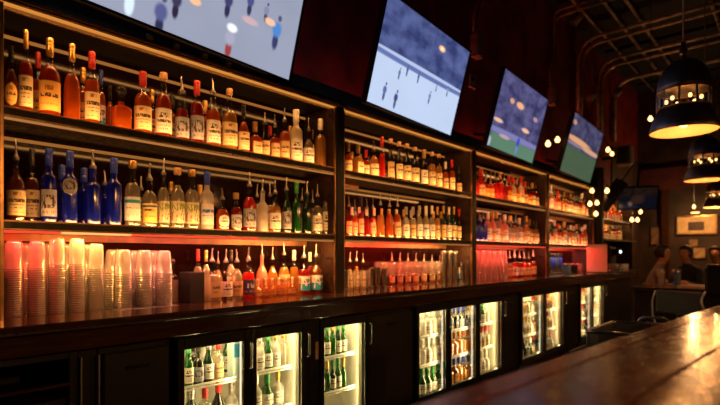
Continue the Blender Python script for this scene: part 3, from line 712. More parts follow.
row([(38, 52, 14, 'round', 'amber', 'kraft', 'cap_red'), (83, 68, 14, 'round', 'amber', 'kraft', 'cap_gold'), (101, 70, 13, 'round', 'amber', 'blue and white', 'cap_blue'), (110, 86, 14, 'square', 'amber', None, 'cap_black'), (152, 90, 12, 'round', 'dark amber', 'cream', 'cap_gold'), (172, 95, 11, 'wine', 'amber', 'kraft', 'cap_black'),
     (205, 101, 11, 'round', 'amber', 'kraft', 'cap_gold'), (221, 108, 10, 'round', 'amber', 'cream', 'cap_black'), (270, 126, 9, 'round', 'amber', 'kraft', 'cap_red'), (290, 126, 9, 'round', 'gold', 'cream', 'cap_gold'), (314, 130, 9, 'round', 'gold', 'white', 'cap_gold')],
    2.515, Z1, 'close-up hockey bay', 'top shelf', 'end post', 'bottles on the top shelf of the close-up hockey bay', 14, True, True)
# --- bay 1, middle shelf
row([(16, 139, 20, 'broad', 'brown', 'cream', P), (49, 149, 16.5, 'tall', 'blue', 'silver', 'cap_blue'), (70, 151, 16.5, 'tall', 'blue', None, 'cap_blue'), (93, 150, 17, 'tall', 'blue', None, P), (114, 158, 16, 'tall', 'blue', None, 'cap_blue'),
     (132.5, 161, 16.5, 'round', 'pale', 'blue banded', 'cork_gold'), (149.5, 163, 16, 'round', 'pale', 'yellow', P), (163.5, 158, 12.5, 'round', 'pale', 'floral', P), (177.5, 168, 15, 'round', 'pale', 'floral', 'cork_cork'),
     (192, 170, 14.5, 'round', 'pale', 'floral', 'cork_gold'), (207, 172, 13.5, 'tall', 'frosted', 'blue lettered', 'cap_blue'), (222.5, 188, 14, 'jug', 'amber', 'oval white', P), (236, 193, 12, 'round', 'deep red', 'silver', 'cork_gold'), (249.5, 172, 13.5, 'round', 'red', 'silver', P),
     (262.5, 179, 12, 'tall', 'frosted', None, P), (275, 180, 12, 'round', 'gold', 'white', P), (286.5, 177, 10, 'wine', 'darkgreen', 'silver', P), (296.5, 182, 9.5, 'wine', 'green', None, 'cap_green'), (307, 181, 10, 'wine', 'darkgreen', None, P), (317.5, 184, 10, 'round', 'pale', 'white', P), (327, 184, 9, 'round', 'pale', 'white', 'cap_red')],
    2.395, Z2, 'close-up hockey bay', 'middle shelf', 'end post', 'bottles on the middle shelf of the close-up hockey bay', 20)
row([(32, 149, 16, 'broad', 'brown', 'cream', 'cap_black'), (62, 165, 15, 'tall', 'blue', None, 'cap_blue'), (84, 168, 15, 'tall', 'blue', None, 'cap_blue'), (105, 170, 14, 'tall', 'blue', None, P), (141, 176, 12, 'round', 'pale', 'white', P), (171, 182, 11, 'round', 'pale', 'white', 'cap_gold'), (200, 185, 11, 'round', 'pale', 'kraft', 'cap_gold'),
     (257, 184, 10, 'round', 'gold', 'white', P), (270, 183, 10, 'round', 'gold', 'kraft', P), (302, 188, 9, 'round', 'pale', 'white', P), (313, 190, 9, 'round', 'gold', 'white', P)],
    2.515, Z2, 'close-up hockey bay', 'middle shelf', 'end post', 'bottles on the middle shelf of the close-up hockey bay', 14, True, True)
# crest on the second blue bottle
cb = [o for o in bpy.data.objects if o.get('label', '').startswith('blue-capped blue tall unlabelled bottle, third from')]
# --- bay 1, counter
row([(212, 248, 16.5, 'square', 'pale', 'kraft', P), (226, 249, 13, 'round', 'clear', 'white', P), (237, 249, 11.5, 'round', 'pale', 'kraft', P), (248.5, 247, 12, 'round', 'red', 'navy', P), (304, 245, 12.5, 'round', 'deep red', 'blue and white', P), (316, 244, 13, 'broad', 'brown', 'blue and white', P), (329, 246, 9.5, 'slim', 'brown', 'kraft', 'cap_white')],
    2.40, ZC, 'close-up hockey bay', 'counter', 'black caddy', 'bottles on the counter of the close-up hockey bay', 18)
row([(198, 249, 10, 'round', 'pale', 'white', 'cap_red'), (206, 250, 9, 'round', 'pale', 'white', 'cap_gold'), (218, 251, 9, 'round', 'gold', 'kraft', P), (231, 250, 9, 'round', 'pale', 'white', 'cap_black'), (262, 243, 12, 'jug', 'pinkfrost', None, P), (272.5, 247, 12, 'jug', 'gold', None, P), (284, 242, 12, 'jug', 'gold', 'kraft', P), (294, 250, 9, 'round', 'gold', None, 'cap_white'), (310, 252, 8, 'round', 'deep red', 'kraft', 'cap_white'), (322.5, 252, 8, 'round', 'brown', 'kraft', 'cap_gold')],
    2.52, ZC, 'close-up hockey bay', 'counter', 'black caddy', 'bottles on the counter of the close-up hockey bay', 14, True, True)
# --- bay 2
row([(348.5, 143, 7.5, 'round', 'amber', 'kraft', 'cap_gold'), (358, 145, 10, 'square', 'gold', 'cream', 'cap_gold'), (366, 150, 7, 'round', 'dark amber', 'cream', 'cap_red'), (374, 141, 10, 'round', 'gold', 'cream', P), (382, 137, 6.5, 'slim', 'red', None, 'cap_red'), (390.5, 139, 8, 'wine', 'dark', 'kraft', 'cork_cork'), (399, 142, 8, 'wine', 'dark', 'cream', 'cork_cork'),
     (407, 144, 8.5, 'wine', 'dark', 'cream', 'cork_cork'), (415, 147, 8.5, 'wine', 'dark', 'cream', 'cork_cork'), (424, 150, 8, 'wine', 'dark', 'white', 'cap_gold'), (432, 152, 8, 'round', 'gold', 'cream', 'cork_cork'), (439, 154, 7, 'round', 'gold', 'cream', 'cork_cork'), (445.5, 162, 6.5, 'round', 'amber', 'kraft', 'cap_white'), (452, 160, 6.5, 'tall', 'amber', 'cream', 'cap_red'), (459, 166, 6, 'round', 'dark', 'kraft', P), (465, 174, 5, 'round', 'dark', 'kraft', 'cap_black')],
    2.395, Z1, 'wide hockey bay', 'top shelf', 'steel-tin end', 'bottles on the top shelf of the wide hockey bay', 14)
row([(352 + 8.3 * k, 152 + 2.1 * k, 7, random.choice(['round', 'wine', 'tall']), random.choice(['amber', 'dark amber', 'gold', 'amber']), random.choice(['cream', 'kraft', 'white']), random.choice(['cap_gold', 'cap_black', P])) for k in range(13)],
    2.515, Z1, 'wide hockey bay', 'top shelf', 'steel-tin end', 'bottles on the top shelf of the wide hockey bay', 12, True, True)
row([(349, 196, 6.5, 'slim', 'deep red', 'kraft', P), (355, 199, 6, 'round', 'amber', 'kraft', P), (361, 197, 6, 'round', 'deep red', 'kraft', 'cap_black'), (367, 199, 6, 'slim', 'deep red', None, P), (373, 198, 6, 'round', 'red', 'kraft', P), (380.5, 194, 8, 'round', 'gold', None, P), (389.5, 196, 8, 'round', 'amber', None, P), (397.5, 196, 7.5, 'round', 'amber', 'kraft', P), (406, 207, 7, 'tall', 'pale', 'white', 'cap_silver'), (413, 207, 6.5, 'tall', 'pale', 'kraft', 'cap_silver'),
     (419.5, 206, 6.5, 'round', 'pale', 'white', 'cap_silver'), (426, 206, 6.5, 'tall', 'pale', 'blue lettered', 'cap_white'), (432, 206, 6, 'round', 'pale', 'white', 'cap_white'), (437.5, 207, 5.5, 'round', 'gold', 'kraft', 'cap_gold'), (443.5, 206, 5.5, 'wine', 'darkgreen', 'kraft', 'cap_gold'), (449, 207, 5.5, 'wine', 'darkgreen', 'white', 'cap_white'), (454, 207, 5.2, 'wine', 'darkgreen', 'cream', 'cap_gold'), (459, 209, 5, 'wine', 'dark', 'cream', 'cap_red'), (464.5, 210, 5, 'wine', 'darkgreen', 'white', 'cap_white')],
    2.395, Z2, 'wide hockey bay', 'middle shelf', 'steel-tin end', 'bottles on the middle shelf of the wide hockey bay', 14)
row([(352 + 7.4 * k, 207 + .4 * k, 6, random.choice(['round', 'wine', 'tall']), random.choice(['amber', 'deep red', 'pale', 'gold']), random.choice(['cream', 'kraft', 'white']), random.choice(['cap_gold', 'cap_white', P])) for k in range(15)],
    2.515, Z2, 'wide hockey bay', 'middle shelf', 'steel-tin end', 'bottles on the middle shelf of the wide hockey bay', 12, True, True)
row([(350, 252, 6, 'slim', 'pale', 'kraft', P), (356.5, 251, 6, 'slim', 'gold', 'kraft', P), (363, 253, 6, 'slim', 'pale', 'kraft', P), (461.5, 250, 6, 'tall', 'dark', 'blue and white', 'cap_white')], 2.42, ZC, 'wide hockey bay', 'counter', 'steel-tin end', 'bottles on the counter of the wide hockey bay', 12)
row([(392 + 8 * k, 252 + .5 * k, 6, 'round', random.choice(['red', 'deep red', 'amber']), 'kraft', P) for k in range(7)], 2.562, ZC, 'wide hockey bay', 'counter', 'steel-tin end', 'bottles on the counter of the wide hockey bay', 12, True, True)
# --- bays 3 and 4 (far, look-alikes counted along the shelf)
def fill_row(x0, x1, n, y, zs, pick, bay, shelf, end, group, back=False, hs=(.27, .32)):
    cnt = {}
    for k in range(n):
        x = x0 + (x1 - x0) * (k + .5) / n + random.uniform(-.006, .006)
        shape, fill, lab, cap = pick(k, n)
        pitch = (x1 - x0) / n; r = min(.043, pitch * .44) * random.uniform(.86, 1)
        L = wording(fill, shape, lab, cap, k, end, shelf, bay, back)
        bottle(x, y, zs, random.uniform(*hs), r, shape, fill, lab, cap, L, group, 12)
rc = random.choice
def pk_red(k, n):
    if k in (9, 11): return ('tall', 'white', 'cream', 'cap_red')
    return (rc(['round', 'slim', 'tall', 'round']), rc(['red', 'deep red', 'amber', 'red', 'dark amber']), rc(['kraft', 'cream', None, 'orange']), rc(['cap_gold', 'cap_red', P, P]))
def pk_mix(k, n): return (rc(['round', 'wine', 'tall']), rc(['amber', 'gold', 'deep red', 'dark', 'dark amber']), rc(['kraft', 'cream', 'white']), rc(['cap_gold', 'cap_black', P]))
def pk_blue(k, n):
    if k < 4: return ('tall', 'blue', None, P)
    if k < 13: return (rc(['round', 'tall']), rc(['pale', 'pinkfrost', 'pale']), rc(['kraft', 'white', 'silver']), rc([P, 'cap_white', 'cap_gold']))
    return (rc(['round', 'wine']), rc(['gold', 'amber', 'dark']), rc(['kraft', 'cream']), rc(['cap_gold', 'cap_black']))
def pk_end(k, n):
    if k == 4: return ('tall', 'red', 'cream', 'cap_red')
    return (rc(['round', 'tall', 'square']), rc(['amber', 'gold', 'pale', 'red', 'amber']), rc(['cream', 'kraft', 'white']), rc(['cap_gold', 'cap_white', P]))
fb, eb = 'bright football bay', 'dim football bay'
G3 = 'bottles in the bright football bay'; G4 = 'bottles in the dim football bay'
fill_row(4.28, 5.98, 16, 2.395, Z1, pk_red, fb, 'top shelf', 'blue-bottle end', G3); fill_row(4.30, 5.98, 13, 2.52, Z1, pk_mix, fb, 'top shelf', 'blue-bottle end', G3, True)
fill_row(4.28, 5.98, 18, 2.395, Z2, pk_blue, fb, 'middle shelf', 'blue-bottle end', G3); fill_row(4.30, 5.98, 12, 2.52, Z2, pk_mix, fb, 'middle shelf', 'blue-bottle end', G3, True)
fill_row(5.2, 5.98, 6, 2.42, ZC, lambda k, n: (rc(['round', 'tall']), rc(['red', 'deep red', 'amber', 'pale']), rc(['white', 'kraft']), P), fb, 'counter', 'pink-lit cups', G3)
fill_row(6.11, 7.82, 14, 2.395, Z1, pk_end, eb, 'top shelf', 'football post', G4); fill_row(6.13, 7.8, 10, 2.52, Z1, pk_mix, eb, 'top shelf', 'football post', G4, True)
fill_row(6.11, 7.82, 14, 2.395, Z2, pk_end, eb, 'middle shelf', 'football post', G4); fill_row(6.13, 7.8, 10, 2.52, Z2, pk_mix, eb, 'middle shelf', 'football post', G4, True)

# ------------------------------------------------------------------ cups, tins, glassware on the counter
def cup_stack(x, y, h, rt, rb, n, label, group, inverted=True):
    """nested see-through cups, mouth down: each cup shows as a short flared ring, the top one whole"""
    t = thing('plastic_cup_stack', (x, y, ZC), label, 'cup stack', group)
    cup_h = .115; pitch = (h - cup_h) / (n - 1)
    k = ('cup', round(rt, 4), round(rb, 4), round(pitch, 4))
    if k not in _mc:
        prof = [(rb * 1.03, 0), (rb * 1.06, .0015), (rb * 1.06, .004), (rb, .0055)]
        s = (rt - rb) / cup_h
        ring = lathe_mesh('cup', prof + [(rb + s * (pitch + .006), pitch + .006)], 24, close_top=False)
        full = lathe_mesh('cup', prof + [(rb + s * .06, .06), (rb + s * .085, .085), (rt * 1.02, .105), (rt * .9, cup_h), (0, cup_h - .003)], 24)
        for m_ in (ring, full): m_.materials.append(M['plastic'])
        # bottom face of the rings stays open
        _mc[k] = (ring, full)
    ring, full = _mc[k]
    for i in range(n):
        c = link('cup', full if i == n - 1 else ring, t); c.location.z = i * pitch; c.rotation_euler.z = i * .7
    return t
st = [(13.5, 241), (37, 241), (57, 238), (77, 238), (96, 244)]
for i, (px, top) in enumerate(st):
    y = 2.385; x = along(px, y); h = CAMZ + (255 - top) * depth(px, y) / 500 - ZC
    cup_stack(x, y, min(h, Z2 - TH - .025 - ZC), .029, .0335, 22, 'tall stack of clear plastic cups, %s from the end post' % ORD[i], 'tall plastic cup stacks')
for i, px in enumerate((22, 45, 64, 86)):
    y = 2.49; x = along(px, y)
    cup_stack(x, y, .30, .029, .0335, 20, 'tall clear plastic cup stack against the mirror, %s from end post' % ORD[i], 'tall plastic cup stacks')
for i, (px, y, top) in enumerate(((123.5, 2.385, 250), (144, 2.385, 250.5), (164, 2.385, 251), (113, 2.50, 250), (134, 2.50, 251), (154, 2.50, 251))):
    x = along(px, y); h = CAMZ + (255 - top) * depth(px, y) / 500 - ZC
    cup_stack(x, y, h, .031, .041, 15, ('short flared stack of clear tumblers, %s past the tall stacks' if i < 3 else 'short flared tumbler stack against the mirror, %s past tall stacks') % ORD[i % 3], 'short tumbler stacks')
# glossy tray under the tumblers
t = tag(span('serving_tray', along(108, 2.38), along(176, 2.34), 2.31, 2.56, ZC, ZC + .0015, M['darksteel'], None, .0005), 'dark glossy tray lying under the short tumbler stacks', 'tray')
for o in bpy.data.objects:
    if o.get('group') == 'short tumbler stacks': o.location.z = ZC + .0015
# black napkin caddy with a printed end
t = thing('napkin_caddy', (along(192, 2.42), 2.42, ZC), 'tall black box caddy beside the short tumbler stacks', 'caddy')
bm = bmesh.new(); bm_box(bm, (0, -.05, .08), (.085, .006, .16), .002); bm_box(bm, (0, .05, .08), (.085, .006, .16), .002); bm_box(bm, (-.0395, 0, .08), (.006, .094, .16), .002); bm_box(bm, (.0395, 0, .08), (.006, .094, .16), .002); bm_box(bm, (0, 0, .003), (.073, .094, .006))
link('caddy_walls', bm_mesh(bm, 'caddy_walls'), t, M['gasket']); box('napkins', (0, 0, .08), (.066, .086, .145), M['gasket'], t, .004)
t = thing('square_decanter', (along(172, 2.47), 2.47, ZC), 'small clear square decanter with patterned sides beside the black caddy', 'bottle')
g = link('glass', glass_mesh('square', 14, M['glass']), t); g.scale = (.03, .03, .2); l = link('liquid', liquid_mesh('square', 14, LQ['pale'], .6), t); l.scale = (.03, .03, .2); c = link('stopper', cap_mesh('ball_black'), t); c.scale = (.011, .011, .03); c.location.z = .2
# acrylic caddy with miniatures
xa, xb = along(257, 2.36), along(298, 2.36)
t = thing('acrylic_caddy', ((xa + xb) / 2, 2.385, ZC), 'clear acrylic caddy of amber miniatures in front of the jug bottles', 'caddy')
L = xb - xa
bm = bmesh.new()
for (c, s) in (((0, -.055, .055), (L, .005, .11)), ((0, .055, .055), (L, .005, .11)), ((-L / 2, 0, .055), (.005, .105, .11)), ((L / 2, 0, .055), (.005, .105, .11)), ((0, 0, .0025), (L, .105, .005)), ((-L / 6, 0, .05), (.004, .105, .09)), ((L / 6, 0, .05), (.004, .105, .09))): bm_box(bm, c, s, .001)
link('acrylic_box', bm_mesh(bm, 'acrylic_box'), t, thin_glass('tinted acrylic', (.97, .86, .76), .05, 1.4, .10, (.9, .5, .3)))
for k in range(6):
    bottle(xa + L * (k + .5) / 6, 2.385, ZC + .006, .105, .022, 'jug', rc(['amber', 'gold', 'amber']), 'kraft', 'cap_white', 'amber miniature jug bottle inside the acrylic caddy, %s from caddy end' % ORD[k], 'miniatures in the acrylic caddy', 12)
# steel shaker tins
_tin = lathe_mesh('tin', [(0, 0), (.80, 0), (.84, .02), (.86, .05), (1.0, .94), (1.04, .96), (1.04, 1), (.98, 1), (.96, .96), (.80, .08), (0, .06)], 24); _tin.materials.append(M['steel'])
def tin(x, y, h, r, label, group='steel tins on the back counter'):
    t = thing('shaker_tin', (x, y, ZC), label, 'shaker', group)
    o = link('tin_body', _tin, t); o.scale = (r, r, h)
    b = link('rolled_base', lathe_mesh('rolled_base', [(.80, 0), (.88, 0), (.9, .01), (.88, .02), (.84, .022)], 20, close_top=False), t, M['darksteel']); b.scale = (r, r, 1)
    return t
for i, (px, y, top, wpx) in enumerate(((341, 2.36, 270, 8.5), (371, 2.36, 268, 5.5), (377.5, 2.36, 267, 5.5), (384, 2.36, 268, 5.5), (467.5, 2.35, 261, 5), (462, 2.34, 264, 4.5))):
    x = along(px, y) + (.03 if i == 0 else 0); d = depth(px, y)
    tin(x, y, CAMZ + (255 - top) * d / 500 - ZC, wpx * d / 1000, 'polished steel shaker tin, %s from the hockey screens post, wide hockey bay' % ORD[i])
# tall steel canisters
for i, px in enumerate((443, 449.5, 455)):
    y = 2.45; d = depth(px, y); t = thing('steel_canister', (along(px, y), y, ZC), 'tall slim steel canister behind the tins, %s from the wine glasses' % ORD[i], 'canister', 'tall steel canisters')
    o = link('canister_body', _tin, t); o.scale = (.027, .027, .27); l = link('lid', lathe_mesh('lid', [(0, 0), (1, 0), (1, .8), (.8, 1), (0, 1)], 16), t, M['darksteel']); l.scale = (.027, .027, .02); l.location.z = .27
# stem glasses
_stem = lathe_mesh('stem_glass', [(.78, 0), (.80, .012), (.3, .03), (.10, .06), (.08, .34), (.14, .40), (.62, .48), (.94, .62), (1.0, .74), (.92, .90), (.84, 1.0), (.81, 1.0), (.90, .88), (.96, .74), (.90, .63), (.5, .5), (0, .46)], 16); _stem.materials.append(M['stemglass'])
k = 0
for j, y in enumerate((2.345, 2.41, 2.475)):
    for i in range(11):
        x = 3.03 + i * .092 + (j % 2) * .03
        if x > along(442, y): continue
        o = link('wine_glass', _stem, None, None, (x, y, ZC)); o.scale = (.034, .034, .175 + .01 * j)
        tag(o, 'clear stemmed wine glass, %s along the %s row, wide hockey bay counter' % (ORD[i], ('edge', 'middle', 'mirror')[j]), 'glass', 'stem glasses in the wide hockey bay')
# short tumblers between the tall bottles and the tins
_tum = lathe_mesh('tumbler', [(0, 0), (.80, 0), (.84, .02), (1, 1), (.96, 1), (.80, .1), (0, .08)], 16); _tum.materials.append(M['stemglass'])
for i in range(3):
    x = 2.587 + i * .066
    o = link('tumbler_glass', _tum, None, None, (x, 2.345, ZC)); o.scale = (.03, .03, .14)
    tag(o, 'clear straight tumbler before the slim bottles, %s from the hockey screens post' % ORD[i], 'glass', 'tumblers in the wide hockey bay')
# bay 3 cup stacks
for i in range(7):
    cup_stack(4.34 + i * .122, 2.40, .295, .033, .039, 16, 'tall plastic cup stack in red light, %s from blue-bottle end, football bay' % ORD[i], 'pink-lit cup stacks in the football bay')
# bay 4 shakers, boxes, red-lit card
for i, x in enumerate((6.16, 6.28, 6.40, 6.52, 6.64)):
    t = tin(x, 2.38, .27, .045, 'tall steel shaker with wide band, %s from football post, dim football bay' % ORD[i], 'tall shakers in the dim football bay')
    b = link('blue_band', lathe_mesh('blue_band', [(.99, .3), (1.03, .31), (1.07, .78), (1.02, .80)], 20, close_top=False), t, (CAPM['blue'], M['darksteel'])[i % 2]); b.scale = (.045 * .97, .045 * .97, .27)
for i, (x, hh) in enumerate(((6.95, .13), (7.1, .12))):
    t = thing('garnish_box', (x, 2.36, ZC), 'small black lidded box beside the blue-banded shakers, %s along' % ORD[i], 'box', 'black boxes in the dim football bay')
    box('box_body', (0, 0, hh * .42), (.12, .12, hh * .84), M['gasket'], t, .006); box('lid', (0, 0, hh * .92), (.126, .126, hh * .16), M['blackmetal'], t, .006)
t = thing('menu_stand', (7.55, 2.165, ZC), 'pale upright menu card in red light at the end of the counter', 'menu', None, (0, 0, R(-60)))
box('card', (0, 0, .205), (.27, .010, .39), thin_glass('frosted menu acrylic', (.9, .75, .72), .2, .8, .85, (.85, .70, .66)), t, .003); box('foot', (0, .0, .004), (.2, .09, .008), M['blackmetal'], t, .002)
for i in range(8):
    o = link('tumbler_glass', _tum, None, None, (7.2 + .085 * (i % 4), 2.36 if i < 4 else 2.51, ZC)); o.scale = (.034, .034, .13)
    tag(o, 'clear tumbler glass %s the red-lit menu card, %s along' % ('in a row beside' if i < 4 else 'against the mirror by', ORD[i % 4]), 'glass', 'tumblers by the red-lit card')

# crest plate on the neck of the blue bottle
for o in cb:
    c = link('crest', label_mesh(LB['silver'], 120, 0, 10, True), o); r0 = [q for q in o.children if q.name.startswith('glass')][0].scale.x
    c.scale = (r0 * 1.03, r0 * 1.03, .075); c.location.z = .125; c.rotation_euler.z = -.3
    tag(c, 'silver crest plate')

# ------------------------------------------------------------------ cooler contents
SH = (.107, .342, .562); LV = ('bottom', 'middle', 'upper')
def cool_row(x0, x1, n, y, lv, pick, where, group, h=(.195, .22), r=.036):
    for k in range(n):
        x = x0 + (x1 - x0) * (k + .5) / n; sh, f, lb, c = pick(k)
        look = '%s %s %s bottle%s' % (CAPW[c], f.replace(' ', '-'), sh, (', %s label' % lb.replace(' ', '-')) if lb else ' unlabelled')
        bottle(x, y, SH[lv], random.uniform(*h), min(r, (x1 - x0) / n * .47), sh, f, lb, c, '%s, %s along %s level, %s' % (look, ORD[k], LV[lv], where), group, 14)
mixA = [('tall', 'pale', 'yellow', 'cap_white'), ('beer', 'green', 'white', 'cap_green'), ('wine', 'dark', 'silver', 'cap_black'), ('beer', 'darkgreen', 'white', 'cap_silver'), ('tall', 'pale', 'kraft', 'cap_red'), ('beer', 'dark', 'navy', 'cap_red'), ('wine', 'frosted', 'white', 'cap_silver')]
pale = [('tall', 'frosted', None, 'cap_white'), ('wine', 'frosted', 'white', 'cap_silver'), ('beer', 'green', 'white', 'cap_green'), ('round', 'frosted', 'white', 'cap_gold'), ('beer', 'pale', None, 'cap_gold')]
greens = [('beer', 'green', None, 'cap_gold'), ('beer', 'darkgreen', 'white', 'cap_green'), ('beer', 'green', 'white', 'cap_green')]
G = 'bottles in the two-door cooler by the cups'
cool_row(1.19, 1.47, 5, 2.235, 2, lambda k: mixA[k % 7], 'two-door cooler', G, (.205, .225), .027)
cool_row(1.62, 1.90, 5, 2.235, 2, lambda k: pale[k % 5], 'second door, two-door cooler', G, (.205, .225), .029)
cool_row(1.19, 1.90, 10, 2.36, 2, lambda k: (mixA[(k + 3) % 7] if k < 5 else pale[(k + 2) % 5]), 'inner row, two-door cooler', G, (.20, .225), .03)
cool_row(1.19, 1.90, 9, 2.27, 1, lambda k: (mixA[(k + 2) % 7] if k < 5 else pale[k % 5]), 'two-door cooler', G, (.185, .205), .034)
t = thing('drink_carton', (1.545, 2.235, SH[2]), 'tall pale carton with a blue print in the two-door cooler', 'carton')
box('carton_body', (0, 0, .095), (.062, .062, .19), pbr('pale carton', (.55, .72, .74), .5), t, .003); box('print_panel', (0, -.0315, .14), (.058, .002, .07), pbr('blue print', (.02, .22, .45), .4), t, .0005)
G = 'bottles in the single-door cooler'
cool_row(2.10, 2.40, 6, 2.235, 2, lambda k: greens[k % 3], 'single-door cooler', G, (.205, .22), .026)
cool_row(2.10, 2.40, 6, 2.235, 1, lambda k: greens[(k + 1) % 3], 'single-door cooler', G, (.185, .20), .027)
cool_row(2.07, 2.40, 5, 2.37, 2, lambda k: pale[(k * 3) % 2], 'inner row, single-door cooler', G, (.20, .215), .03)
G = 'bottles in the three-door cooler'
def tri(k, lv):
    x = (k + .5) / 16
    if lv == 2: return pale[k % 2] if x < .36 else (('square', 'dark', ('navy', 'silver')[k % 2], 'cap_blue') if x < .66 else pale[(k * 3) % 5])
    if lv == 1: return pale[(k * 3) % 2] if x < .40 else (('square', 'orange', None, 'cap_orange') if x < .74 else ('tall', 'frosted', 'kraft', 'cap_red'))
    return ('beer', 'green', 'white', 'cap_green') if x < .40 else ((('square', 'brown', 'orange', 'cap_blue'), ('square', 'orange', None, 'cap_blue'))[k % 2] if x < .78 else ('round', 'frosted', 'white', 'cap_white'))
for lv in (0, 1, 2): cool_row(3.05, 4.36, 16, 2.225, lv, lambda k: tri(k, lv), 'three-door cooler', G, (.19, .215), .038)
for (a, b, g, nm, n) in ((4.87, 5.97, 'bottles in the cooler below the bright football bay', 'cooler below bright football bay', 13), (6.66, 7.57, 'bottles in the last cooler', 'last cooler along the counter', 10)):
    for lv in (0, 1, 2):
        cool_row(a, b, n, 2.225, lv, lambda k: (rc(['beer', 'tall', 'round']), (rc(['pale', 'frosted', 'gold', 'orange', 'frosted']) if lv else rc(['dark', 'darkgreen', 'dark'])), rc(['white', None, 'kraft']), rc(['cap_white', 'cap_gold', 'cap_red'])), nm, g, (.18, .21), .038)

# ------------------------------------------------------------------ the customers' bar in front
ANG = R(-4.2); ZB = 1.0
t = thing('bar_counter', (0, .43, 0), 'glossy red-brown plank bar top with a border plank', 'bar', None, (0, 0, ANG))
yy = 0.0
def plank(y0, y1, z=ZB, x0=-1.6, x1=7.0):
    return box('plank', ((x0 + x1) / 2, (y0 + y1) / 2, z - .022), (x1 - x0, y1 - y0 - .0012, .044), M['barwood'], t, .0035)
edges = [0, -.055, -.20, -.345, -.49, -.635, -.78]
for a, b in zip(edges[:-1], edges[1:]): plank(b, a)
box('bar_front', (2.7, -.36, .47), (8.4, .55, .935), M['blackpanel'], t, .01)
box('nosing', (2.7, -.012, ZB - .052), (8.6, .022, .014), M['barwood'], t, .005)

# underbar equipment on the bartender's side
t = thing('ice_bin', (2.80, .66, 0), 'dark steel ice bin with a raised rim behind the bar top', 'ice bin'); t.scale.z = 0.959
bm = bmesh.new()
for (c, s) in (((0, -.12, .43), (.46, .012, .86)), ((0, .12, .43), (.46, .012, .86)), ((-.225, 0, .43), (.012, .23, .86)), ((.225, 0, .43), (.012, .23, .86)), ((0, 0, .5), (.44, .23, .01))): bm_box(bm, c, s, .003)
link('bin_body', bm_mesh(bm, 'bin_body'), t, M['darksteel'])
link('rim', tube_mesh('rim', rounded([(-.23, -.125, .862), (.23, -.125, .862), (.23, .125, .862), (-.23, .125, .862), (-.23, -.124, .862)], .03), .011), t, M['steel'])
box('side_label', (-.232, .09, .74), (.003, .035, .22), M['greysteel'], t, .001)
t = thing('bottle_well', (2.30, .66, 0), 'small dark steel bottle well beside the ice bin', 'ice bin'); t.scale.z = 0.963
bm = bmesh.new()
for (c, s) in (((0, -.08, .41), (.2, .01, .82)), ((0, .08, .41), (.2, .01, .82)), ((-.095, 0, .41), (.01, .15, .82)), ((.095, 0, .41), (.01, .15, .82)), ((0, 0, .3), (.18, .15, .01))): bm_box(bm, c, s, .003)
link('well_body', bm_mesh(bm, 'well_body'), t, M['darksteel'])
box('lip', (0, -.085, .815), (.2, .014, .012), M['steel'], t, .003)
t = thing('bar_sink', (3.42, .60, 0), 'dark steel bar sink with a bent chrome tap', 'sink'); t.scale.z = 0.864
bm = bmesh.new()
for (c, s) in (((0, -.15, .44), (.6, .012, .88)), ((0, .15, .44), (.6, .012, .88)), ((-.294, 0, .44), (.012, .29, .88)), ((.294, 0, .44), (.012, .29, .88)), ((0, 0, .66), (.58, .29, .01)), ((0, 0, .878), (.05, .29, .01))): bm_box(bm, c, s, .003)
link('basin', bm_mesh(bm, 'basin'), t, M['darksteel'])
link('tap', tube_mesh('tap', rounded([(-.1, .12, .87), (-.1, .12, .96), (-.1, -.02, .97), (-.1, -.04, .93)], .04), .009), t, M['steel'])
t = thing('order_terminal', (4.0, .62, 0), 'blue-black order terminal seen from behind, past the sink', 'terminal', None, (0, 0, R(-20)))
box('screen_case', (0, 0, .875), (.03, .30, .16), pbr('slate plastic', (.035, .045, .06), .45, var=.1), t, .008)
box('arm', (.03, 0, .72), (.03, .05, .22), M['blackmetal'], t, .006); box('column', (.03, 0, .33), (.12, .16, .66), M['blackpanel'], t, .01)
link('cable', tube_mesh('cable', rounded([(-.02, .15, .95), (-.035, .165, .88), (-.03, .16, .75), (.0, .1, .6)], .05), .006), t, M['greysteel'])
t = thing('service_station', (5.3, .78, 0), 'black service station across the aisle end with wooden slat tray', 'counter')
span('cabinet_body', 5.0, 5.6, .44, 1.12, 0, .88, M['blackpanel'], t, .006); span('station_top', 4.96, 5.64, .42, 1.16, .88, .915, M['counterwood'], t, .005)
t = thing('bar_mat', (4.98, .62, .915), 'pale slatted tray lying on the service station edge', 'tray')
for k in range(6): box('slat', (.02 + k * .022, 0, .012), (.016, .34, .024), pbr('pale slat wood', (.42, .27, .14), .5) if k == 0 else bpy.data.materials['pale slat wood'], t, .003)
for i, (y, c) in enumerate(((.955, 'pinkish'), (.83, 'bluish'))):
    g = thing('drink_glass', (5.25, y, .915), ('tall %s drink glass on the service station' % c), 'glass', 'drinks on the service station')
    o = link('glass', _tum, g); o.scale = (.036, .036, .16)
    l = link('drink', lathe_mesh('drink', [(0, .08), (.74, .085), (.88, .8), (0, .8)], 16), g, LQ['pale'] if i == 0 else liquid('blue drink', (.10, .25, .5), .7)); l.scale = (.036, .036, .16)
for i, (x, y, r) in enumerate(((5.35, .70, .07), (5.42, .58, .06), (5.30, 1.06, .055))):
    o = tag(link('small_plate', lathe_mesh('small_plate', [(0, 0), (.6, 0), (.65, .01), (1, .016), (1, .02), (.6, .008), (0, .006)], 20), None, pbr('warm plate', (.55, .35, .2), .35, var=.1), (x, y, .915)), 'small tan plate on the service station, %s size' % ('largest', 'middle', 'smallest')[i], 'plate', 'plates on the service station'); o.scale = (r, r, 1)
t = thing('card_printer', (3.35, .315, 0), 'tall black receipt printer on a post beside the bar', 'printer')
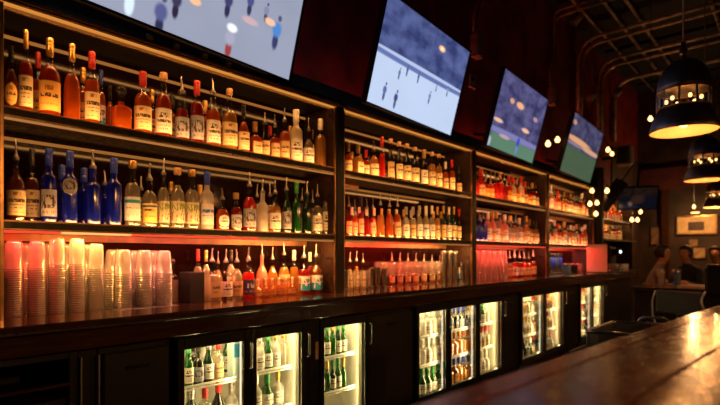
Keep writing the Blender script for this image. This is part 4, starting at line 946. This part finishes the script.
box('post', (0, 0, .49), (.10, .12, .98), M['blackpanel'], t, .006); box('printer_body', (0, 0, 1.06), (.15, .15, .16), M['blackpanel'], t, .014); box('paper_lid', (0, 0, 1.144), (.14, .14, .012), M['brass'], t, .004)
link('lead', tube_mesh('lead', rounded([(-.07, .07, 1.0), (-.11, .09, .95), (-.10, .07, .90), (-.02, .05, .80)], .03), .006), t, M['greysteel'])

# ------------------------------------------------------------------ pendant lamps
def pendant(x, y, z, label, watts, s=1.0):
    t = thing('pendant_lamp', (x, y, z), label, 'lamp', 'pendant lamps over the bar')
    shade = lathe_mesh('lower_shade', [(.200, 0), (.203, .004), (.198, .03), (.188, .07), (.172, .11), (.158, .14), (.150, .155), (.147, .155), (.154, .139), (.168, .108), (.184, .068), (.194, .028), (.197, .004)], 40, close_top=False)
    # open ring: drop the n-gon the lathe helper closes the mouth with
    bm = bmesh.new(); bm.from_mesh(shade)
    bmesh.ops.delete(bm, geom=[f for f in bm.faces if len(f.verts) > 4], context='FACES_ONLY'); bm.to_mesh(shade); bm.free()
    shade.materials.append(M['lampmetal']); shade.materials.append(M['lampwhite'])
    for p in shade.polygons:
        c = p.center; 
        if p.normal.x * c.x + p.normal.y * c.y < 0 : p.material_index = 1
    link('lower_shade', shade, t)
    band = lathe_mesh('glass_band', [(.150, .157), (.152, .16), (.152, .268), (.150, .271)], 40, close_top=False)
    bm = bmesh.new(); bm.from_mesh(band); bmesh.ops.delete(bm, geom=[f for f in bm.faces if len(f.verts) > 4], context='FACES_ONLY'); bm.to_mesh(band); bm.free()
    link('glass_band', band, t, M['glass'])
    for k in range(10):
        a = 2 * math.pi * k / 10
        b = box('band_bar', (.156 * math.cos(a), .156 * math.sin(a), .214), (.012, .007, .118), M['lampmetal'], t, .002); b.rotation_euler.z = a + math.pi / 2
    for z0 in (.156, .271):
        link('band_ring', tube_mesh('band_ring', [(.155 * math.cos(2 * math.pi * k / 36), .155 * math.sin(2 * math.pi * k / 36), z0) for k in range(36)], .005, 6, True), t, M['brass'])
    link('dome', lathe_mesh('dome', [(.150, .272), (.156, .274), (.156, .30), (.150, .345), (.135, .395), (.108, .44), (.07, .470), (.03, .485), (.018, .488), (.018, .51), (0, .51)], 36), t, M['lampmetal'])
    link('collar', lathe_mesh('collar', [(0, .51), (.022, .51), (.024, .52), (.024, .55), (.014, .56), (.014, .60), (0, .60)], 16), t, M['brass'])
    link('stem', tube_mesh('stem', [(0, 0, .60), (0, 0, 4.68 - z)], .006, 8), t, M['conduit'])
    bl = link('bulb', lathe_mesh('bulb', [(0, .03), (.018, .033), (.030, .05), (.033, .068), (.028, .088), (.016, .11), (.013, .13), (0, .13)], 16), t, M['bulb'])
    link('socket', lathe_mesh('socket', [(0, .13), (.018, .13), (.018, .20), (0, .20)], 12), t, M['brass'])
    for k in range(6):
        a = 2 * math.pi * (k + .5) / 6
        q = link('band_bulb', bpy.data.meshes.get('band_bulb_mesh') or lathe_mesh('band_bulb_mesh', [(0, -.014), (.008, -.012), (.012, 0), (.008, .012), (0, .014)], 10), t, M['bulb_soft'], (.10 * math.cos(a), .10 * math.sin(a), .218))
    l = bpy.data.lights.new('pendant_light', 'POINT'); l.energy = watts; l.color = (1, .43, .13); l.shadow_soft_size = .03
    o = bpy.data.objects.new('pendant_light', l); COL.objects.link(o); o.parent = t; o.location = (0, 0, .025)
    return t
M['lampmetal'] = pbr('gunmetal lamp enamel', (.24, .21, .20), .40, .85, var=.2, scale=6, coat=.2)
M['lampwhite'] = pbr('cream lamp lining', (.80, .50, .22), .5, var=.05)
for (px, py, z, lb) in ((683.5, 132, 3.35, 'dark metal pendant lamp nearest the steel bar sink'), (705, 180.5, 5.5, 'middle dark metal pendant lamp of the row'), (717, 207.5, 8.6, 'pendant lamp last in the row before the picture wall')):
    p = ray(px, py) * z
    pendant(p.x, p.y, CAMZ + p.z, lb, 5.5 if z < 8 else 30)
for i, x in enumerate((1.2, 4.6, 8.4)):  # out-of-view pendants added to throw light on the bar front
    pendant(x, -2.3, 2.1, 'added unseen fill pendant over the customer side, %s along the room' % ORD[i], (120, 120, 55)[i])

# ------------------------------------------------------------------ conduits and ceiling pipes
def pipe(name, pts, r, label, cat='pipe', group='metal conduits', mat='conduit', rad=.12):
    return tag(link(name, tube_mesh(name, rounded(pts, rad), r, 8), None, M[mat]), label, cat, group)
def wallpt(px, py, y=2.585):
    d = depth(px, y); return (along(px, y), y, CAMZ + (255 - py) * d / 500)
for j, (px, py, nm) in enumerate(((475.5, 47, 'second and third'), (551, 97, 'third and fourth'))):
    x, y, z = wallpt(px, py, 2.585)
    t = thing('junction_box', (x, 2.575, z - .12), 'grey metal switch box on the red wall between the %s screens' % nm, 'switch box')
    box('box_body', (0, 0, .12), (.13, .08, .24), M['greybox'], t, .006); box('cover', (0, -.043, .12), (.115, .008, .22), M['greybox'], t, .003); box('lever', (.075, -.02, .10), (.02, .02, .10), M['conduit'], t, .004)
    for k, dx in enumerate((-.03, .045)):
        zt = z + .12
        pipe('conduit', [(x + dx, 2.59, zt), (x + dx, 2.59, zt + .25), (x + dx + .17, 2.59, zt + .50), (x + dx + .17, 2.59, 4.62 - .05 * k), (x + dx + .17, .3, 4.62 - .05 * k)], .014, 'conduit rising from switch box between %s screens, %s of two' % (nm, ORD[k]), mat='conduit', rad=.1)
x, y, z = wallpt(474, 81)
t = thing('wall_socket', (x, 2.607, z), 'small metal socket plate on the red wall beside the rink screen', 'socket')
box('plate', (0, 0, 0), (.12, .02, .14), M['greybox'], t, .004); box('outlet', (0, -.012, .02), (.06, .006, .04), M['blackmetal'], t, .002)
for k, (x, zz) in enumerate(((8.0, 4.50), (8.16, 4.46), (9.0, 4.46), (9.2, 4.42), (10.0, 4.40))):
    pipe('ceiling_pipe', [(x, 2.57, 3.3), (x, 2.57, zz), (x, -4.4, zz)], .028 if k != 4 else .04, 'dark conduit bending from wall onto ceiling, %s from the dim football screen' % ORD[k], rad=.35)
for k, y in enumerate((2.28, 1.98, 1.74, .9)):
    pipe('ceiling_pipe', [(-2.5, y, 4.60), (11.8, y, 4.60)], .024 if k else .018, 'straight ceiling conduit running along the bar, %s from the red wall' % ORD[k])
x = wallpt(617, 27, 1.98)
t = thing('ceiling_box', (6.35, 1.98, 4.535), 'square metal junction box on a ceiling conduit', 'junction box'); box('box_body', (0, 0, 0), (.16, .16, .09), M['greybox'], t, .008); box('cover', (0, 0, -.05), (.15, .15, .01), M['conduit'], t, .003)
for k in range(5):
    tag(box('ceiling_joist', (2.6 + k * 2.2, -1.0, 4.655), (.10, 7.0, .05), M['ceiling'], None, .01), 'black painted ceiling joist over the bar, %s along' % ORD[k], 'joist', 'ceiling joists')
# spotlights on the ceiling
for k, (px, py, zd) in enumerate(((577, 18, 6.2), (618, 92, 8.2), (592, 96, 7.6))):
    p = ray(px, py) * zd; z = CAMZ + p.z
    t = thing('spot_fixture', (p.x, p.y, z), 'small unlit spotlight hanging from the ceiling, %s from the rink screen' % ORD[k], 'lamp', 'unlit ceiling spots')
    c = link('spot_can', lathe_mesh('spot_can', [(.045, -.08), (.052, -.08), (.055, .04), (.03, .075), (0, .08)], 18), t, M['greybox']); c.rotation_euler = (R(35), R(20), 0)
    link('spot_stem', tube_mesh('spot_stem', [(0, 0, .05), (0, 0, 4.62 - z)], .008), t, M['conduit'])

# ------------------------------------------------------------------ string bulbs
_bm = lathe_mesh('bulb', [(0, -.032), (.016, -.028), (.027, -.012), (.030, 0), (.026, .013), (.015, .028), (.011, .045), (0, .046)], 12); _bm.materials.append(M['bulb'])
_sk = lathe_mesh('socket', [(0, .04), (.013, .04), (.014, .075), (.006, .08), (0, .08)], 10); _sk.materials.append(M['blackmetal'])
def bulbs(pts, label, sag=.06, scale=1.0, ends=()):
    pts = [Vector(p) for p in pts]; base = pts[0].copy()
    t = thing('string_lights', base, label, 'string lights', 'strings of warm bulbs')
    path = [Vector(ends[0]) - base] if ends else []
    for a, b in zip(pts[:-1], pts[1:]):
        for k in range(6):
            f = k / 6; q = a.lerp(b, f); q.z += .078 * scale - sag * 4 * f * (1 - f) * .5; path.append(q - base)
    path.append(pts[-1] - base + Vector((0, 0, .078 * scale)))
    if len(ends) > 1: path.append(Vector(ends[1]) - base)
    link('cord', tube_mesh('cord', path, .004, 6), t, M['gasket'])
    for p in pts:
        b = link('bulb', _bm, t, None, p - base); b.scale = (scale,) * 3; s = link('socket', _sk, t, None, p - base); s.scale = (scale,) * 3
def P3(px, py, y):
    d = ray(px, py); k = y / d.y; return (d.x * k, y, CAMZ + d.z * k)
bulbs([P3(592, 191, 2.22), P3(590, 204, 2.22), P3(597, 203, 2.2), P3(596, 214, 2.2)], 'cluster of warm bulbs hanging on the last shelf post', .02)
bulbs([P3(548, 144, 2.2), P3(557.5, 140, 2.2)], 'two warm bulbs strung between the football screens', ends=(wallpt(541, 136, 2.618), wallpt(560, 134, 2.618)))
bulbs([P3(608, 150, 2.1), P3(612, 154, 2.3)], 'two warm bulbs beside the pale loudspeaker', ends=(wallpt(604, 140, 2.618), wallpt(612, 140, 2.618)))
bulbs([P3(607, 191, 1.95), P3(632, 220, 1.95), P3(637.5, 220, 1.95), P3(640.5, 212, 1.95)], 'warm bulbs strung past the shelves toward the far wall', ends=((7.95, 2.2, 2.35), wallpt(640, 205, 2.618)))
for i, (px, py, zd) in enumerate(((650.5, 119, 6.8), (694, 207, 9.5))):
    p = ray(px, py) * zd; z = CAMZ + p.z
    t = thing('hanging_bulb', (p.x, p.y, z), ('single warm bulb on a cord beside the large pendant', 'single warm bulb hanging before the lit picture')[i], 'lamp', 'single hanging bulbs')
    link('bulb', _bm, t); link('socket', _sk, t); link('cord', tube_mesh('cord', [(0, 0, .078), (0, 0, 4.67 - z)], .004, 6), t, M['gasket'])
    if i == 1:
        l = bpy.data.lights.new('bulb_light', 'POINT'); l.energy = 30; l.color = (1, .5, .18); l.shadow_soft_size = .04
        o = bpy.data.objects.new('bulb_light', l); COL.objects.link(o); o.parent = t; o.location = (-.05, 0, -.02)

# ------------------------------------------------------------------ end of the back bar: open rack, coffee machine, speaker, side screen
t = thing('end_rack', (9.0, 2.42, ZC), 'open dark rack with glasses past the dim football bay', 'shelf')
span('side_panel', 7.93, 8.02, 2.2, 2.6, ZC, 2.5, M['blackpanel'], t, .006); span('side_panel', 9.92, 9.98, 2.25, 2.6, ZC, 2.2, M['shelfwood'], t, .006)
for z in (1.45, 1.78): span('shelf', 8.02, 9.92, 2.18 if z < 1.5 else 2.28, 2.6, z - .03, z, M['shelfwood'], t, .003)
span('back_panel', 8.02, 9.92, 2.6, 2.615, ZC, 2.2, pbr('tan back panel', (.30, .17, .09), .5, var=.2, scale=3), t, .001)
area('rack_light', 8.05, 9.9, 2.32, 2.15, WARM, 9, R(35), t); area('rack_light', 8.05, 9.9, 2.32, 1.74, WARM, 4, R(35), t)
fill_row(8.1, 9.85, 12, 2.42, 1.45, pk_mix, 'end rack', 'lower shelf', 'dark post', 'bottles on the end rack', False, (.22, .28)); fill_row(8.1, 9.85, 12, 2.42, 1.78, pk_end, 'end rack', 'upper shelf', 'dark post', 'bottles on the end rack', False, (.24, .3))
t = thing('coffee_machine', (8.75, 2.33, ZC), 'black coffee machine with a white pilot light on the counter end', 'machine')
box('machine_body', (0, .06, .19), (.34, .26, .38), M['blackpanel'], t, .015); box('brew_head', (0, -.11, .30), (.2, .14, .10), M['blackmetal'], t, .01); box('drip_tray', (0, -.10, .02), (.26, .18, .04), M['darksteel'], t, .006)
link('pilot_light', lathe_mesh('pilot_light', [(0, -.016), (.012, -.01), (.016, 0), (.012, .01), (0, .016)], 10), t, emit('white pilot', (.8, .95, 1), 9), (-.05, -.185, .30))
for i in range(4):
    o = link('tumbler_glass', _tum, None, None, (8.06 + .1 * i, 2.13, ZC)); o.scale = (.036, .036, .12); tag(o, 'clear tumbler glass beside the coffee machine, %s from the menu card' % ORD[i], 'glass', 'tumblers by the coffee machine')
for i in range(5):
    o = link('coffee_mug', lathe_mesh('coffee_mug', [(0, 0), (.9, 0), (1, .05), (1, 1), (.92, 1), (.9, .1), (0, .08)], 16) if i == 0 else bpy.data.meshes['coffee_mug'], None, CAPM['white'], (9.05 + .11 * (i % 3), 2.2 + .12 * (i // 3), ZC)); o.scale = (.04, .04, .1)
    tag(o, 'plain white mug past the coffee machine, %s of the cluster' % ORD[i], 'mug', 'mugs past the coffee machine')
p = ray(625, 156) * 8.6
t = thing('loudspeaker', (p.x, p.y, CAMZ + p.z - .15), 'pale box loudspeaker hung on the wall past the last screen', 'speaker')
box('cabinet', (0, 0, .15), (.26, .24, .34), pbr('beige speaker', (.34, .24, .16), .6, var=.1), t, .015); box('grille', (-.132, 0, .15), (.01, .19, .28), M['gasket'], t, .004); box('wall_arm', (0, .55 * (2.62 - p.y), .15), (.05, (2.62 - p.y) * .9, .05), M['blackmetal'], t, .004)
# slanted side screen, seen almost edge on
p = ray(637, 198) * 8.4
t = thing('side_screen', (p.x, p.y, CAMZ + p.z), 'slanted dark television hung beyond the shelves', 'screen', None, (R(18), 0, R(-62)))
box('case', (0, 0, 0), (.62, .07, .40), M['blackpanel'], t, .01)
me = mesh('screen', [(-.29, -.0365, -.18), (.29, -.0365, -.18), (.29, -.0365, .18), (-.29, -.0365, .18), (-.29, -.03, -.18), (.29, -.03, -.18), (.29, -.03, .18), (-.29, -.03, .18)], [(0, 1, 2, 3), (4, 7, 6, 5), (0, 4, 5, 1), (2, 6, 7, 3), (1, 5, 6, 2), (3, 7, 4, 0)])
ul = me.uv_layers.new(name='UVMap')
for pl in me.polygons:
    for li in pl.loop_indices:
        c = me.vertices[me.loops[li].vertex_index].co; ul.data[li].uv = (c.x / .58 + .5, c.z / .36 + .5)
link('screen', me, t, screen_mat('dark side picture', (.012, .016, .035), (.6, .1, (.02, .012, .012), (.06, .03, .02)), [(.5, .45, .2, .25, (.10, .045, .03)), (.3, .1, .3, .08, (.03, .04, .10))], s=.25, seed=4))
link('hanger', tube_mesh('hanger', [(0, .03, .15), (0, .03, .6)], .02), t, M['blackmetal'])
p = ray(612, 195) * 7.9
t = thing('hanging_speaker', (p.x, p.y, CAMZ + p.z), 'slim dark slanted speaker hung between shelves and side screen', 'speaker', None, (R(25), R(28), R(-50)))
box('cabinet', (0, 0, 0), (.16, .18, .52), M['blackpanel'], t, .015); box('grille', (0, -.094, 0), (.13, .008, .46), M['gasket'], t, .003); link('hanger', tube_mesh('hanger', [(0, .02, .25), (0, .05, .55)], .012), t, M['blackmetal'])

# lit picture on the far wall with a picture lamp
yw = lambda px: 11.93 * (SA - (px - 360) / 500 * CA) / (CA + (px - 360) / 500 * SA)
ya, yb_ = yw(715.5), yw(677); zq = CAMZ + (255 - 225) / 500 * 10.0
t = thing('lit_picture', (11.97, (ya + yb_) / 2, zq), 'warmly lit framed cream picture with dark centre on the far wall', 'picture')
Wd = yb_ - ya
box('mount', (0, 0, 0), (.03, Wd, .34), pbr('cream mount', (.75, .52, .26), .6, var=.1), t, .004); box('dark_print', (-.018, .0, -.02), (.008, Wd * .42, .17), pbr('dark print', (.06, .03, .02), .5), t, .002)
bm = bmesh.new()
for (c, s) in (((0, 0, .18), (.05, Wd + .05, .025)), ((0, 0, -.18), (.05, Wd + .05, .025)), ((0, Wd / 2 + .012, 0), (.05, .025, .34)), ((0, -Wd / 2 - .012, 0), (.05, .025, .34))): bm_box(bm, c, s, .004)
link('frame', bm_mesh(bm, 'frame'), t, M['brass'])
link('picture_lamp', tube_mesh('picture_lamp', [(-.12, -.07, .24), (-.12, .07, .24)], .014), t, M['bulb_soft']); link('lamp_arm', tube_mesh('lamp_arm', rounded([(0, 0, .19), (-.03, 0, .28), (-.10, 0, .26)], .03), .008), t, M['brass'])
for i, (px, py, wpx, hpx, c) in enumerate(((693, 243, 9, 7, (.35, .2, .1)), (699, 253, 12, 10, (.55, .36, .18)), (655, 235, 10, 18, (.22, .12, .07)))):
    yy = yw(px); z = CAMZ + (255 - py) / 500 * 10.0
    t = thing('wall_picture', (11.97, yy, z), ('small brown framed picture below the lit picture', 'pale tan notice hung low behind the seated people', 'tall brown picture beside the far wall post')[i], 'picture', 'small pictures on the far wall')
    ww, hh = wpx * .016, hpx * .02
    box('print', (0, 0, 0), (.02, ww, hh), pbr('wall print %d' % i, c, .6, var=.2, scale=8), t, .002); box('frame', (.008, 0, 0), (.016, ww + .03, hh + .03), M['shelfwood'], t, .004)

# ------------------------------------------------------------------ people at the far table
def person(loc, rotz, shirt, label, lean=.12, hair=(.02, .012, .008), sleeves='short', arms=((.10, .26), (-.12, .24))):
    """seated figure; local frame faces +X, origin on the floor under the hips"""
    V, E, S = [], [], []
    def v(p, r, link_to=None):
        V.append(Vector(p)); S.append(r if isinstance(r, tuple) else (r, r))
        if link_to is not None: E.append((link_to, len(V) - 1))
        return len(V) - 1
    zh = .50
    pel = v((0, 0, zh), (.15, .12)); b1 = v((.03, 0, zh + .15), (.14, .105), pel); b2 = v((.03 + lean * .5, 0, zh + .32), (.155, .11), b1); b3 = v((.02 + lean, 0, zh + .45), (.145, .095), b2)
    nk = v((.04 + lean * 1.2, 0, zh + .55), .056, b3); n2 = v((.06 + lean * 1.3, 0, zh + .61), .056, nk)
    h1 = v((.085 + lean * 1.3, 0, zh + .67), (.072, .085), n2); h2 = v((.075 + lean * 1.3, 0, zh + .74), (.080, .10), h1); h3 = v((.07 + lean * 1.3, 0, zh + .80), (.066, .08), h2)
    hands = []
    for s, (hy, hx) in zip((1, -1), arms):
        sh = v((.02 + lean, s * .17, zh + .435), .066, b3); el = v((.12 + lean, s * .25, zh + .20), .047, sh); wr = v((.30 + lean + hx * .2, s * .14 + hy * .2, zh + .265), .031, el)
        pm = v((.37 + lean + hx * .2, s * .11 + hy * .2, zh + .27), (.036, .022), wr); hands.append(pm)
        bx, by, bz = V[pm]
        for q in range(4):
            off = (q - 1.5) * .019; ln = (.060, .07, .066, .05)[q]
            f1 = v((bx + .04, by + off, bz + .002), .0095, pm); f2 = v((bx + .04 + ln * .55, by + off * 1.1, bz - .006), .009, f1); v((bx + .04 + ln, by + off * 1.1, bz - .022), .008, f2)
        t1 = v((bx + .005, by - s * .036, bz), .011, pm); v((bx + .04, by - s * .05, bz - .008), .0095, t1)
        hp = v((.04, s * .10, zh - .01), .092, pel); kn = v((.44, s * .13, zh - .0), .062, hp); ak = v((.42, s * .13, .10), .042, kn); v((.56, s * .14, .045), (.042, .035), ak)
    me = bpy.data.meshes.new('person_body'); me.from_pydata([tuple(p) for p in V], E, []); me.update()
    o = bpy.data.objects.new('person_tmp', me); COL.objects.link(o)
    md = o.modifiers.new('skin', 'SKIN'); md.use_smooth_shade = True
    sv = me.skin_vertices[0].data
    for i, r in enumerate(S): sv[i].radius = r; sv[i].use_root = (i == 0)
    sub = o.modifiers.new('sub', 'SUBSURF'); sub.levels = 2; sub.render_levels = 2
    dg = bpy.context.evaluated_depsgraph_get(); dg.update()
    nm = bpy.data.meshes.new_from_object(o.evaluated_get(dg)); bpy.data.objects.remove(o)
    nm.name = 'body'; nm.materials.clear()
    skin = bpy.data.materials.get('skin') or pbr('skin', (.42, .20, .12), .5, var=.06); jean = bpy.data.materials.get('dark trousers') or pbr('dark trousers', (.02, .022, .035), .8, var=.1)
    for m_ in (skin, shirt, jean): nm.materials.append(m_)
    for p in nm.polygons:
        c = p.center
        if c.z > zh + .565: i = 0
        elif c.z < zh + .03 or (c.z < zh + .09 and c.x > .15): i = 2
        elif c.x > .19 + lean and sleeves == 'short': i = 0
        elif c.x > .33 + lean: i = 0
        else: i = 1
        p.material_index = i; p.use_smooth = True
    t = thing('person', loc, label, 'person', 'people at the far table', (0, 0, rotz))
    link('body', nm, t)
    hc = Vector((.078 + lean * 1.3, 0, zh + .755))
    # hair cap, eyes, nose, ears, mouth
    vs, fs = [], []
    me = lathe_mesh('hair', [(0, -.05), (.080, -.06), (.098, -.02), (.106, .02), (.104, .055), (.092, .09), (.066, .118), (.03, .132), (0, .135)], 20)
    for vv in me.vertices:
        if vv.co.x > .02 and vv.co.z < .06: vv.co.x = .02 + (vv.co.x - .02) * .15
        vv.co.y *= .88
    hm = pbr('hair', hair, .6, var=.2)
    hr = link('hair', me, t, hm, hc + Vector((-.022, 0, -.028))); hr.scale = (1.06, 1.06, 1.04)
    em = bpy.data.materials.get('eye') or pbr('eye', (.02, .015, .012), .2)
    for s in (1, -1):
        link('eye', lathe_mesh('eye', [(0, -.008), (.009, 0), (0, .008)], 8), t, em, hc + Vector((.088, s * .03, -.02)))
        e = link('ear', lathe_mesh('ear', [(0, -.028), (.014, -.018), (.016, .01), (.009, .028), (0, .03)], 10), t, skin, hc + Vector((-.005, s * .084, -.03))); e.scale = (1, .5, 1)
    link('nose', mesh('nose', [(0, -.014, -.02), (0, .014, -.02), (.026, 0, -.018), (0, 0, .028)], [(0, 2, 1), (0, 3, 2), (1, 2, 3), (0, 1, 3)], True), t, skin, hc + Vector((.085, 0, -.04)))
    link('mouth', lathe_mesh('mouth', [(0, -.02), (.006, -.01), (.007, 0), (.006, .01), (0, .02)], 8), t, pbr('lips', (.30, .09, .07), .5), hc + Vector((.084, 0, -.082))).rotation_euler = (R(90), 0, 0)
    return t
shirt1 = pbr('grey tee shirt', (.20, .16, .15), .85, var=.1, scale=30); shirt2 = pbr('black shirt', (.012, .012, .014), .85, var=.1, scale=30); shirt3 = pbr('dark brown jumper', (.03, .02, .018), .9, var=.1, scale=30)
def floor_at(px, zd): p = ray(px, 255) * zd; return (p.x, p.y, 0)
q1 = floor_at(648, 7.6); q2 = floor_at(695, 8.3); q3 = floor_at(719, 8.9)
person(q1, R(-75), shirt1, 'dark-haired person in a grey tee shirt with arms on the table', .10)
person(q2, R(155), shirt2, 'dark-haired person in a black shirt facing the grey tee shirt', .14, sleeves='long')
person(q3, R(170), shirt3, 'person in a dark brown jumper behind the black shirt', .10, sleeves='long')
def stool(p, label, rot):
    t = thing('bar_chair', p, label, 'chair', 'chairs at the far table', (0, 0, rot))
    link('seat', lathe_mesh('seat', [(0, .345), (.17, .345), (.19, .355), (.19, .385), (.16, .40), (0, .40)], 20), t, M['shelfwood'])
    for k in range(4):
        a = R(45 + 90 * k); link('leg', tube_mesh('leg', [(.13 * math.cos(a), .13 * math.sin(a), .35), (.19 * math.cos(a), .19 * math.sin(a), 0)], .014), t, M['blackmetal'])
    link('foot_ring', tube_mesh('foot_ring', [(.165 * math.cos(2 * math.pi * k / 20), .165 * math.sin(2 * math.pi * k / 20), .14) for k in range(20)], .008, 6, True), t, M['blackmetal'])
for p, rz, nm in ((q1, 0, 'under the grey tee shirt'), (q2, 0, 'under the black shirt'), (q3, 0, 'under the brown jumper')):
    stool(p, 'round wooden chair with dark legs ' + nm, rz)
mid = (Vector(q1) + Vector(q2)) / 2
t = thing('round_table', (mid.x, mid.y, 0), 'round dark pedestal table between the seated people', 'table')
link('table_top', lathe_mesh('table_top', [(0, .70), (.20, .70), (.22, .71), (.22, .73), (0, .735)], 28), t, M['counterwood']); link('pedestal', lathe_mesh('pedestal', [(0, 0), (.18, 0), (.19, .012), (.05, .03), (.03, .06), (.03, .68), (.08, .70), (0, .70)], 18), t, M['blackmetal'])
